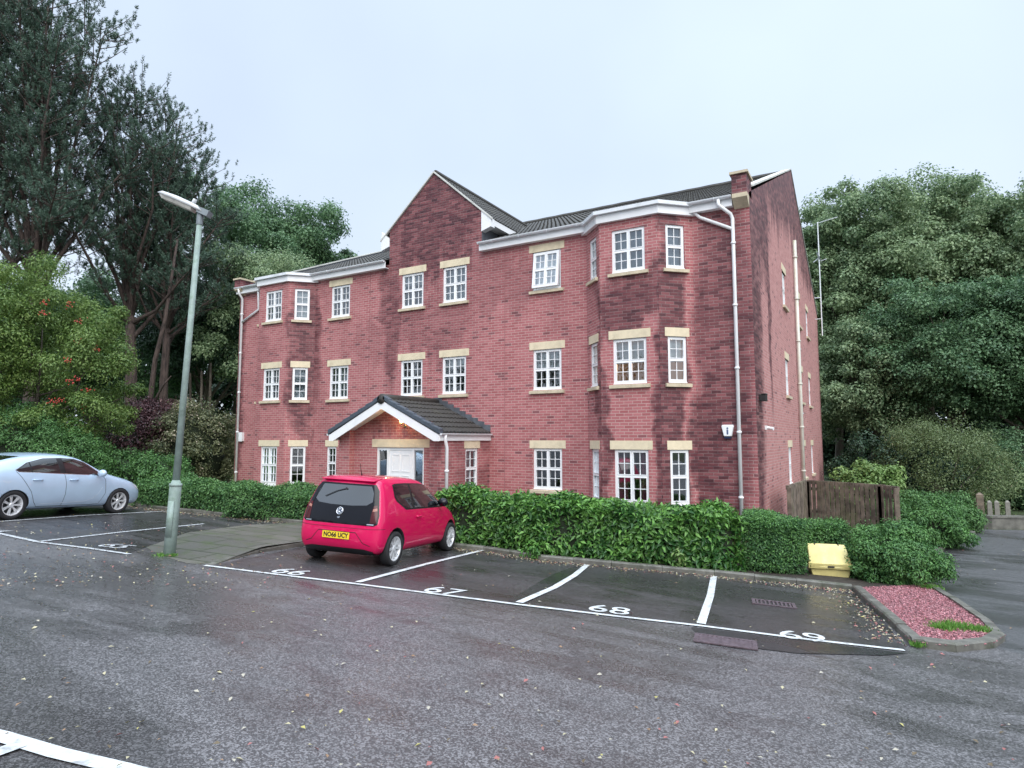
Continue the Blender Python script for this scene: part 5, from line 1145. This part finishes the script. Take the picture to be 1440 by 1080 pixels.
#@@PART3
# ------------------------------------------------------------------ cars
from mathutils.bvhtree import BVHTree
def loft(sts, crown, bulge0, bulge1):
    """sts: stations rear to front, each six (x,y,z) from sill to roof rail on the left side"""
    v = []; f = []; n = len(sts); fr = [.55, 0, -.55]
    for i, s_ in enumerate(sts):
        c = crown[i]; p = list(s_); top = [(s_[5][0], s_[5][1]*k, s_[5][2]+c*(1-k*k)) for k in fr]; bot = [(s_[0][0], -s_[0][1]*k, s_[0][2]) for k in fr]
        v += p+top+[(q[0], -q[1], q[2]) for q in p[::-1]]+bot
    m = 18
    for i in range(n-1):
        for k in range(m): f.append((i*m+k, i*m+(k+1) % m, (i+1)*m+(k+1) % m, (i+1)*m+k))
    for e_, bl, sgn in ((0, bulge0, -1), (n-1, bulge1, 1)):
        B0 = e_*m; rows = []
        for j in range(6):
            L_, R_ = B0+j, B0+14-j
            if j == 0: mid = [B0+17, B0+16, B0+15]
            elif j == 5: mid = [B0+6, B0+7, B0+8]
            else:
                mid = []
                for k in fr: q = sts[e_][j]; v.append((q[0]+sgn*bl*(1-k*k)*(1 if j < 5 else .5), q[1]*k, q[2])); mid.append(len(v)-1)
            rows.append([L_]+mid+[R_])
        for a, b_ in zip(rows, rows[1:]):
            for k in range(4):
                q = (a[k], b_[k], b_[k+1], a[k+1]); f.append(q if sgn < 0 else q[::-1])
    return v, f
def eval_mesh(ob):
    dg = bpy.context.evaluated_depsgraph_get(); me = bpy.data.meshes.new_from_object(ob.evaluated_get(dg)); return me
def tmp(me):
    o = bpy.data.objects.new('tmp', me); COL.objects.link(o); return o
def clean(me):
    bm = bmesh.new(); bm.from_mesh(me); bmesh.ops.recalc_face_normals(bm, faces=bm.faces); bm.to_mesh(me); bm.free(); return me
def prism_mesh(poly, axis, lo, hi):
    b = MB()
    if axis == 'y': b.prism(poly, lambda x, z: (x, lo, z), lambda x, z: (x, hi, z))
    else: b.prism(poly, lambda y, z: (lo, y, z), lambda y, z: (hi, y, z))
    me = bpy.data.meshes.new('p'); me.from_pydata(b.v, [], b.f); return clean(me)
class Car:
    def __init__(s, name, label, paint, sts, crown, b0, b1, arches, wr, wy):
        s.root = tag(empty(name), label, 'car'); v, f = loft(sts, crown, b0, b1)
        me = bpy.data.meshes.new('body'); me.from_pydata(v, [], f); clean(me); o = tmp(me)
        ss = o.modifiers.new('s', 'SUBSURF'); ss.levels = ss.render_levels = 3; bpy.context.view_layer.update()
        s.skin = eval_mesh(o); bpy.data.objects.remove(o)
        bm = bmesh.new(); bm.from_mesh(s.skin); s.bvh = BVHTree.FromBMesh(bm); bm.free()
        bo = tmp(s.skin.copy()); bo.data.materials.append(paint); bo.data.materials.append(M_dark)
        cut = MB()
        for ax in arches:
            for sg in (-1, 1):
                n = 40; ys = sorted((sg*(wy-.32), sg*(wy+.6))); cut.prism([(ax+wr*math.cos(2*math.pi*k/n), .30+wr*math.sin(2*math.pi*k/n)) for k in range(n)], lambda x, z: (x, ys[0], z), lambda x, z: (x, ys[1], z))
        cm = bpy.data.meshes.new('c'); cm.from_pydata(cut.v, [], cut.f); clean(cm); cm.materials.append(paint); cm.materials.append(M_dark); cm.polygons.foreach_set('material_index', [1]*len(cm.polygons)); co = tmp(cm)
        bo_ = bo.modifiers.new('b', 'BOOLEAN'); bo_.operation = 'DIFFERENCE'; bo_.object = co; bo_.solver = 'EXACT'; bpy.context.view_layer.update()
        fin = eval_mesh(bo); bpy.data.objects.remove(bo); bpy.data.objects.remove(co); fin.name = 'body'
        for p in fin.polygons: p.use_smooth = p.material_index == 0
        s.body = bpy.data.objects.new('body', fin); COL.objects.link(s.body); s.body.parent = s.root
    def piece(s, name, mat, poly, axis, lo, hi, off_=.003, parent=None):
        me = s.skin.copy(); nn = np.empty(len(me.vertices)*3); me.vertices.foreach_get('normal', nn); co = np.empty_like(nn); me.vertices.foreach_get('co', co); me.vertices.foreach_set('co', co+nn*off_); me.update()
        a = tmp(me); a.data.materials.append(mat); c = tmp(prism_mesh(poly, axis, lo, hi)); md = a.modifiers.new('b', 'BOOLEAN'); md.operation = 'INTERSECT'; md.object = c; md.solver = 'EXACT'; bpy.context.view_layer.update()
        r = eval_mesh(a); bpy.data.objects.remove(a); bpy.data.objects.remove(c); r.name = name
        bm = bmesh.new(); bm.from_mesh(r); bm.normal_update()
        # keep only the outer skin of the piece and give its rim a short return
        kill = []
        for f in bm.faces:
            c_ = f.calc_center_median(); hit = s.bvh.find_nearest(c_)
            if hit[0] is None or (hit[0]-c_).length > max(.004, off_*2.2) or f.normal.dot(hit[1]) < .5: kill.append(f)
        bmesh.ops.delete(bm, geom=kill, context='FACES'); bm.to_mesh(r); bm.free()
        for p in r.polygons: p.use_smooth = True
        r.materials.clear(); r.materials.append(mat)
        o = bpy.data.objects.new(name, r); COL.objects.link(o); o.parent = parent or s.root; return o
    def hit(s, org, d): q = s.bvh.ray_cast(Vector(org), Vector(d)); return q[0], q[1]
def strip(pts, w_):
    P = [Vector(p) for p in pts]; l = []; r = []
    for i, p in enumerate(P):
        t = (P[min(i+1, len(P)-1)]-P[max(i-1, 0)]).normalized(); n = Vector((-t.y, t.x))*w_/2; l.append(tuple(p+n)); r.append(tuple(p-n))
    return l+r[::-1]
M_cgl = plain('car_glass', (.006, .008, .010), .02, var=.05, coat=1, spec=1.0)
M_blk = plain('black_trim', (.012, .012, .014), .35, var=.1); M_gblk = plain('gloss_black', (.005, .005, .008), .08, var=.05, spec=.35)
M_cgl.node_tree.nodes['Principled BSDF'].inputs['IOR'].default_value = 1.6
M_rgl = plain('rear_glass', (.006, .008, .010), .02, var=.05, coat=1, spec=1.0); M_rgl.node_tree.nodes['Principled BSDF'].inputs['IOR'].default_value = 1.85
M_tyre = plain('tyre_rubber', (.018, .018, .02), .8, var=.2, scale=20); M_alloy = plain('alloy', (.72, .73, .75), .35, metal=.35, var=.05); M_chr = plain('chrome', (.75, .76, .78), .12, metal=1, var=.02)
M_seam = plain('panel_gap', (.01, .008, .01), .7)
def wheel(car, x, y, r, w_, spokes, rimr, cap=True, twin=True):
    sg = 1 if y > 0 else -1
    M = Matrix.Translation((x, y, r)) @ Matrix.Rotation(R(-90)*sg, 4, 'X')   # local +z faces outward
    b = MB(); b.lathe([(rimr, -w_/2), (r*.93, -w_/2), (r, -w_*.38), (r, w_*.38), (r*.95, w_*.5), (rimr+.012, w_*.5), (rimr, w_*.42)], 36, M); T = b.build('wheel', M_tyre, car.root, True)
    b = MB(); b.lathe([(rimr, w_*.42), (rimr+.004, w_*.46), (rimr-.012, w_*.44), (rimr-.03, w_*.1), (rimr-.03, -w_/2), (0, -w_/2)], 36, M)
    b.lathe([(0, w_*.40), (.045, w_*.39), (.06, w_*.30), (.06, 0)], 18, M)
    for k in range(spokes):
        for dd in ((-.09, .09) if twin else (0,)):
            a = 2*math.pi*k/spokes; a2 = a+dd; q0 = Vector((.05*math.cos(a), .05*math.sin(a), w_*.34)); q1 = Vector((rimr*.97*math.cos(a2*1), rimr*.97*math.sin(a2), w_*.40)); t = (q1-q0).normalized(); s_ = Vector((-t.y, t.x, 0)).normalized()
            ww0, ww1 = (.013, .011) if twin else (.022, .017)
            pts = [q0-s_*ww0, q0+s_*ww0, q1+s_*ww1, q1-s_*ww1]; pts = [M @ p for p in pts]+[M @ (p-Vector((0, 0, .03))) for p in pts]; b.add([tuple(p) for p in pts], [(0, 1, 2, 3), (7, 6, 5, 4), (0, 4, 5, 1), (1, 5, 6, 2), (2, 6, 7, 3), (3, 7, 4, 0)])
    b.build('rim', M_alloy, T)
    b = MB(); b.lathe([(rimr-.035, -w_*.1), (0, -w_*.1)], 24, M); b.build('brake_disc', plain('brake_dark', (.03, .03, .032), .6), T)
def text_mesh(s, size, mat, name, parent, M, bold=.0, ext=.001):
    cu = bpy.data.curves.new('n', 'FONT'); cu.body = s; cu.size = size; cu.align_x = 'CENTER'; cu.align_y = 'CENTER'; cu.offset = bold; cu.extrude = ext; cu.resolution_u = 4; o = bpy.data.objects.new('n', cu); COL.objects.link(o)
    me = eval_mesh(o); bpy.data.objects.remove(o); me.name = name; me.materials.clear(); me.materials.append(mat); me.transform(M); o = bpy.data.objects.new(name, me); COL.objects.link(o); o.parent = parent; return o
def seat_on_ground(root, x, y, ang, wb, sc=1):
    f = Vector((math.cos(ang), math.sin(ang))); l = Vector((-f.y, f.x)); P = lambda a, b_: Vector(((x+f.x*a+l.x*b_), (y+f.y*a+l.y*b_), h(x+f.x*a+l.x*b_, y+f.y*a+l.y*b_)+.016))
    X = (P(wb*sc, 0)-P(0, 0)).normalized(); Yv = (P(0, .7)-P(0, -.7)).normalized(); Z = X.cross(Yv).normalized(); Yv = Z.cross(X)
    root.matrix_world = Matrix.Translation(P(0, 0)) @ Matrix((X, Yv, Z)).transposed().to_4x4() @ Matrix.Scale(sc, 4)
def paintmat(name, col, flake=0):
    m, t, b, o = new_mat(name); g = NT(t); ob = g.n('ShaderNodeTexCoord').outputs['Object']
    c = g.mix(g.rng(g.noise(ob, 3, 4), .3, .7), c4([x*.94 for x in col]), c4(col)); t.links.new(c, b.inputs['Base Color'])
    drops = g.rng(g.noise(ob, 130, 2, .5), .60, .72); b.inputs['Roughness'].default_value = .38; b.inputs['Specular IOR Level'].default_value = .15; b.inputs['Metallic'].default_value = flake
    b.inputs['Coat Weight'].default_value = 1; b.inputs['Coat Roughness'].default_value = .04
    bn = g.n('ShaderNodeBump', {'Strength': .10, 'Distance': .003, 'Height': drops}); t.links.new(bn.outputs[0], b.inputs['Coat Normal']); return m
# ---- red three-door hatchback
M_red = paintmat('red_paint', (.62, .002, .085))
def st(*a): return a
U_ = [
 st((-.48, .66, .22), (-.555, .735, .36), (-.558, .745, .60), (-.520, .735, .87), (-.345, .600, 1.35), (-.335, .52, 1.435)),
 st((-.44, .72, .19), (-.46, .80, .36), (-.46, .805, .60), (-.43, .785, .88), (-.27, .635, 1.38), (-.20, .54, 1.465)),
 st((-.20, .75, .18), (-.20, .815, .36), (-.20, .82, .60), (-.18, .80, .89), (-.06, .645, 1.40), (.0, .545, 1.48)),
 st((.3, .76, .18), (.3, .82, .36), (.3, .82, .60), (.3, .80, .90), (.34, .65, 1.405), (.36, .55, 1.49)),
 st((.9, .76, .18), (.9, .82, .36), (.9, .82, .60), (.9, .805, .91), (.9, .65, 1.40), (.9, .55, 1.485)),
 st((1.5, .76, .18), (1.5, .82, .36), (1.5, .82, .60), (1.5, .80, .91), (1.40, .64, 1.35), (1.36, .54, 1.45)),
 st((1.95, .76, .18), (1.95, .82, .36), (1.95, .82, .60), (1.95, .79, .90), (1.82, .68, 1.12), (1.80, .58, 1.20)),
 st((2.25, .76, .18), (2.25, .815, .36), (2.25, .81, .62), (2.22, .775, .87), (2.18, .72, .94), (2.16, .62, .98)),
 st((2.60, .74, .19), (2.60, .80, .38), (2.60, .79, .60), (2.56, .74, .80), (2.54, .66, .87), (2.52, .56, .90)),
 st((2.88, .66, .20), (2.92, .72, .36), (2.93, .71, .52), (2.88, .66, .68), (2.84, .58, .76), (2.80, .48, .80)),
 st((2.93, .58, .22), (2.99, .62, .36), (3.0, .61, .50), (2.95, .57, .64), (2.90, .50, .71), (2.86, .42, .75))]
RC = Car('red_hatchback', 'bright pinkish red three-door hatchback parked in bay 66 by the hedge', M_red, U_, [.02, .025, .03, .03, .03, .03, .04, .05, .06, .05, .04], .055, .06, (0, 2.42), .345, .74)
for sg in (-1, 1):
    y0_, y1_ = (.3, 1) if sg > 0 else (-1, -.3)
    RC.piece('window_surround', M_blk, [(.02, 1.37), (.0, 1.16), (.05, 1.09), (.36, .935), (1.97, .925), (1.88, 1.03), (1.60, 1.27), (1.42, 1.355), (1.1, 1.392), (.5, 1.40), (.12, 1.39)], 'y', y0_, y1_, .002)
    RC.piece('quarter_window', M_cgl, [(.05, 1.35), (.035, 1.16), (.09, 1.10), (.38, .96), (.62, .958), (.58, 1.375), (.14, 1.37)], 'y', y0_, y1_, .005)
    RC.piece('side_window', M_cgl, [(.70, .958), (1.85, .955), (1.80, 1.05), (1.56, 1.265), (1.40, 1.335), (1.1, 1.372), (.66, 1.378)], 'y', y0_, y1_, .005)
    RC.piece('door_gap', M_seam, strip([(.68, .93), (.70, .7), (.66, .42), (.62, .27), (1.86, .27), (2.02, .6), (1.98, .92)], .009), 'y', y0_, y1_, .0015)
    q, n = RC.hit((.82, sg*2, .80), (0, -sg, 0)); b = MB(); b.tube([(.74, q.y+sg*.004, .80), (.77, q.y+sg*.03, .803), (.90, q.y+sg*.03, .803), (.93, q.y+sg*.004, .80)], .014, 8); b.build('door_handle', M_red, RC.root, True)
    b = MB(); q, n = RC.hit((1.80, sg*2, .985), (0, -sg, 0)); mx0 = q.y
    b.tube([(1.80, mx0-sg*.02, .98), (1.78, mx0+sg*.06, 1.0)], .02, 6); mir = b.build('wing_mirror', M_blk, RC.root)
    b = MB(); b.lathe([(0, -.055), (.06, -.05), (.085, -.01), (.085, .02), (0, .045)], 16, Matrix.Translation((1.77, mx0+sg*.12, 1.03)) @ Matrix.Rotation(R(-90), 4, 'Y') @ Matrix.Scale(1.25, 4, (0, 1, 0))); b.build('mirror_shell', M_gblk, mir, True)
    wheel(RC, 0, sg*.735, .29, .17, 8, .205); wheel(RC, 2.42, sg*.735, .29, .17, 8, .205)
RC.piece('fuel_flap', M_seam, strip([(.16, .78), (.30, .78), (.31, .92-.02), (.17, .90), (.16, .78)], .006), 'y', -1, -.3, .0015)
RC.piece('tailgate_panel', M_gblk, [(-.54, 1.365), (.54, 1.365), (.615, 1.27), (.675, 1.05), (.722, .86), (.72, .72), (.66, .690), (-.66, .690), (-.72, .72), (-.722, .86), (-.675, 1.05), (-.615, 1.27)], 'x', -1, -.1, .003)
RC.piece('rear_window', M_rgl, [(-.47, 1.335), (.47, 1.335), (.54, 1.22), (.56, 1.08), (.47, 1.02), (.2, 1.0), (-.2, 1.0), (-.47, 1.02), (-.56, 1.08), (-.54, 1.22)], 'x', -1, -.1, .006)
M_tl = plain('tail_lens', (.06, .002, .004), .15, var=.2); M_tlp = plain('tail_lens_pale', (.35, .16, .12), .2)
for sg in (-1, 1):
    tl = RC.piece('tail_light', M_tl, [(sg*.60, 1.02), (sg*.655, 1.03), (sg*.698, .86), (sg*.69, .74), (sg*.585, .735), (sg*.59, .95)], 'x', -1, -.1, .007)
    RC.piece('reversing_lens', M_tlp, [(sg*.60, .965), (sg*.665, .985), (sg*.675, .94), (sg*.60, .925)], 'x', -1, -.1, .009, tl)
    RC.piece('badge', M_chr, [(sg*.54, .722), (sg*.66, .722), (sg*.66, .706), (sg*.54, .706)], 'x', -1, -.1, .006)
RC.piece('bumper_crease_shade', M_seam, strip([(-.62, .36), (-.50, .40), (-.36, .565), (.36, .565), (.50, .40), (.62, .36)], .012), 'x', -1, -.1, .002)  # dark line painted as the shade along the plate recess
RC.piece('bumper_gap', M_seam, strip([(-.80, .645), (-.6, .635), (.6, .635), (.80, .645)], .007), 'x', -1, -.1, .0015)
RC.piece('lower_valance', M_blk, [(-.74, .10), (.74, .10), (.66, .27), (.5, .30), (-.5, .30), (-.66, .27)], 'x', -1, -.2, .003)
q, n = RC.hit((-2, 0, .505), (1, 0, 0)); px_ = q.x-.012
b = MB(); b.box(px_-.004, px_, -.26, .26, .505-.056, .505+.056); pl_ = b.build('number_plate', plain('plate_yellow', (.78, .56, .03), .35, var=.02), RC.root)
text_mesh('NO66 UCY', .105, M_seam, 'registration', pl_, Matrix.Translation((px_-.0055, 0, .503)) @ Matrix.Rotation(R(-90), 4, 'Z') @ Matrix.Rotation(R(90), 4, 'X') @ Matrix.Scale(.92, 4, (1, 0, 0)), .0035)
b = MB(); q, n = RC.hit((-2, 0, .90), (1, 0, 0)); c_ = q-Vector((.006, 0, 0))
n = Vector(n); EM = Matrix.Translation(c_) @ (Vector((0, 0, 1)).rotation_difference(n).to_matrix().to_4x4())
# ring with a V over a W, built in the plane of the tailgate (local x is up the car after the turn)
ax_u = (EM.inverted().to_3x3() @ Vector((0, 0, 1))); ax_u.z = 0; ax_u.normalize(); ax_r = Vector((ax_u.y, -ax_u.x, 0))
ax_r = -ax_r if (EM.to_3x3() @ ax_r).y > 0 else ax_r
rg = [(math.cos(2*math.pi*k/28)*.060, math.sin(2*math.pi*k/28)*.060, .006) for k in range(29)]
b.tube([tuple(EM @ Vector(p)) for p in rg], .0075, 6)
def seg(pts): b.tube([tuple(EM @ (ax_r*p[0]+ax_u*p[1]+Vector((0, 0, .006)))) for p in pts], .0055, 5)
seg([(-.022, .054), (0, .008)]); seg([(.022, .054), (0, .008)]); seg([(-.046, .034), (-.022, -.050)]); seg([(-.022, -.050), (0, -.004)]); seg([(0, -.004), (.022, -.050)]); seg([(.022, -.050), (.046, .034)])
emb = b.build('emblem', M_chr, RC.root, True)
b = MB(); b.lathe([(0, .003), (.058, .003), (.058, 0)], 24, EM); b.build('emblem_disc', plain('emblem_blue', (.05, .07, .12), .2), emb)
text_mesh('up!', .04, M_chr, 'model_badge', RC.root, EM @ Matrix(((ax_r.x, ax_u.x, 0, ax_u.x*-.105), (ax_r.y, ax_u.y, 0, ax_u.y*-.105), (0, 0, 1, .003), (0, 0, 0, 1))), .001)
b = MB(); pw = [RC.hit((-2, y_, z_), (1, 0, 0)) for y_, z_ in ((-.02, 1.27), (.15, 1.22), (.36, 1.12))]; b.tube([q[0]+q[1]*.022 for q in pw], .007, 6); b.tube([pw[0][0]+pw[0][1]*.0, pw[0][0]+pw[0][1]*.03], .018, 8); b.build('rear_wiper', M_blk, RC.root)
b = MB(); q, n = RC.hit((.05, 0, 3), (0, 0, -1)); b.tube([q, q+Vector((-.02, 0, .03)), q+Vector((-.10, 0, .21))], [.018, .008, .004], 6); b.build('antenna', M_blk, RC.root)
b = MB()
b.prism([(-.40, 1.445), (-.40, 1.425), (-.28, 1.44), (-.1, 1.485), (-.1, 1.495)], lambda x, z: (x, -.52, z-.012), lambda x, z: (x, .52, z-.012)); b.build('roof_spoiler', M_red, RC.root, True, bevel=.006)
r1 = Vector(G(553, 797)); f1 = Vector(G(627, 777)); ang = math.atan2((f1-r1).y, (f1-r1).x); SC1 = 1.01
cpos = r1+Vector((-math.sin(ang), math.cos(ang)))*.80*SC1
seat_on_ground(RC.root, cpos.x, cpos.y, ang, 2.42, SC1)
# ---- silver blue saloon
M_sil = paintmat('silver_paint', (.47, .60, .75), .15)
I_ = [
 st((-.98, .70, .30), (-1.08, .78, .45), (-1.10, .78, .70), (-1.02, .76, .93), (-.92, .68, 1.04), (-.90, .60, 1.08)),
 st((-.90, .80, .24), (-.92, .87, .42), (-.92, .885, .68), (-.85, .85, .95), (-.72, .72, 1.10), (-.70, .60, 1.15)),
 st((-.5, .84, .20), (-.5, .905, .40), (-.5, .915, .66), (-.5, .88, .98), (-.36, .70, 1.20), (-.34, .58, 1.26)),
 st((0, .84, .19), (0, .91, .40), (0, .92, .66), (0, .885, .99), (.1, .67, 1.30), (.12, .56, 1.38)),
 st((.6, .84, .19), (.6, .91, .40), (.6, .91, .66), (.6, .885, .985), (.65, .66, 1.385), (.66, .56, 1.455)),
 st((1.25, .84, .19), (1.25, .91, .40), (1.25, .91, .66), (1.25, .885, .975), (1.25, .67, 1.40), (1.25, .56, 1.475)),
 st((1.85, .84, .19), (1.85, .91, .40), (1.85, .91, .66), (1.85, .88, .965), (1.75, .67, 1.335), (1.72, .57, 1.41)),
 st((2.30, .84, .19), (2.30, .905, .40), (2.30, .90, .66), (2.28, .87, .94), (2.15, .74, 1.11), (2.10, .63, 1.18)),
 st((2.62, .84, .19), (2.62, .91, .40), (2.62, .91, .66), (2.60, .87, .88), (2.55, .80, .96), (2.50, .68, 1.0)),
 st((3.05, .83, .20), (3.05, .90, .40), (3.05, .89, .64), (3.03, .83, .82), (3.0, .74, .89), (2.98, .62, .92)),
 st((3.42, .75, .22), (3.45, .80, .38), (3.45, .79, .58), (3.40, .73, .73), (3.36, .64, .79), (3.32, .52, .82)),
 st((3.52, .62, .24), (3.60, .64, .38), (3.61, .63, .55), (3.55, .58, .68), (3.50, .5, .74), (3.46, .42, .77))]
SC = Car('silver_saloon', 'pale silver blue four-door saloon parked at the left edge of the picture', M_sil, I_, [.03]*3+[.03, .03, .03, .03, .05, .05, .05, .05, .04], .06, .12, (0, 2.74), .365, .83)
for sg in (-1, 1):
    y0_, y1_ = (.3, 1.1) if sg > 0 else (-1.1, -.3)
    SC.piece('window_surround', M_chr, [(.0, 1.10), (.08, 1.055), (2.22, .985), (2.18, 1.04), (1.80, 1.30), (1.5, 1.385), (1.15, 1.41), (.7, 1.385), (.3, 1.28)], 'y', y0_, y1_, .0015)
    SC.piece('pillar_trim', M_blk, [(.02, 1.10), (.09, 1.068), (2.19, 1.0), (2.15, 1.04), (1.79, 1.29), (1.5, 1.372), (1.15, 1.396), (.7, 1.372), (.3, 1.268)], 'y', y0_, y1_, .003)
    SC.piece('rear_quarter_window', M_cgl, [(.05, 1.103), (.10, 1.08), (.36, 1.072), (.34, 1.272)], 'y', y0_, y1_, .006)
    SC.piece('rear_door_window', M_cgl, [(.39, 1.072), (1.06, 1.048), (1.02, 1.378), (.7, 1.358), (.37, 1.284)], 'y', y0_, y1_, .006)
    SC.piece('front_door_window', M_cgl, [(1.20, 1.045), (2.12, 1.015), (2.08, 1.06), (1.78, 1.275), (1.5, 1.357), (1.16, 1.382)], 'y', y0_, y1_, .006)
    SC.piece('door_gap', M_seam, strip([(.02, 1.07), (.12, .95), (.36, .62), (.46, .38), (.56, .27), (1.22, .27)], .010), 'y', y0_, y1_, .0015)
    SC.piece('door_gap', M_seam, strip([(1.16, 1.02), (1.20, .80), (1.20, .55), (1.15, .27)], .010), 'y', y0_, y1_, .0016)
    SC.piece('door_gap', M_seam, strip([(1.22, .27), (2.15, .27), (2.30, .55), (2.28, .9), (2.20, .98)], .010), 'y', y0_, y1_, .0015)
    SC.piece('blade_crease_highlight', plain('crease_highlight', (.62, .70, .80), .3, coat=1), strip([(.60, .33), (1.3, .345), (1.75, .36), (1.95, .42), (2.1, .55), (2.2, .70)], .012), 'y', y0_, y1_, .004)  # paler strip painted as the highlight along the door crease
    for x_ in (.50, 1.40):
        q, n = SC.hit((x_, sg*2, .885), (0, -sg, 0)); b = MB(); b.tube([(x_-.12, q.y+sg*.0, .885), (x_-.09, q.y+sg*.035, .888), (x_+.08, q.y+sg*.035, .888), (x_+.11, q.y, .885)], .015, 8); b.build('door_handle', M_sil, SC.root, True)
    q, n = SC.hit((2.08, sg*2, 1.03), (0, -sg, 0)); b = MB(); b.tube([(2.08, q.y, 1.0), (2.06, q.y+sg*.12, 1.02)], .025, 6); mir = b.build('wing_mirror', M_blk, SC.root)
    b = MB(); b.lathe([(0, -.06), (.07, -.055), (.095, -.01), (.09, .03), (0, .06)], 16, Matrix.Translation((2.06, q.y+sg*.17, 1.05)) @ Matrix.Rotation(R(90), 4, 'Y') @ Matrix.Scale(1.3, 4, (0, 1, 0))); b.build('mirror_shell', M_sil, mir, True)
    SC.piece('headlight', plain('headlight_lens', (.55, .6, .65), .08, coat=1), [(3.20, .80), (3.45, .70), (3.60, .62), (3.5, .58), (3.3, .66)], 'y', y0_, y1_, .004)
    wheel(SC, 0, sg*.80, .325, .21, 7, .225); wheel(SC, 2.74, sg*.80, .325, .21, 7, .225)
SC.piece('windscreen', M_cgl, [(-.60, 1.40), (.60, 1.40), (.70, 1.1), (.74, 1.0), (-.74, 1.0), (-.70, 1.1)], 'x', 1.75, 2.65, .004)
SC.piece('rear_window', M_cgl, [(-.5, 1.40), (.5, 1.40), (.6, 1.15), (-.6, 1.15)], 'x', -.8, .3, .004)
SC.piece('sill_trim', M_blk, [(.3, .0), (2.4, .0), (2.4, .205), (.3, .205)], 'y', -1.1, 1.1, .003)
SC.piece('grille', M_blk, [(-.35, .66), (.35, .66), (.3, .5), (-.3, .5)], 'x', 3.3, 4, .004)
r1 = Vector(G(6, 733)); f1 = Vector(G(165, 723)); ang = math.atan2((f1-r1).y, (f1-r1).x); SC2 = 1.0
cpos = f1-Vector((math.cos(ang), math.sin(ang)))*2.74*SC2+Vector((-math.sin(ang), math.cos(ang)))*.9*SC2
seat_on_ground(SC.root, cpos.x, cpos.y, ang, 2.74, SC2)
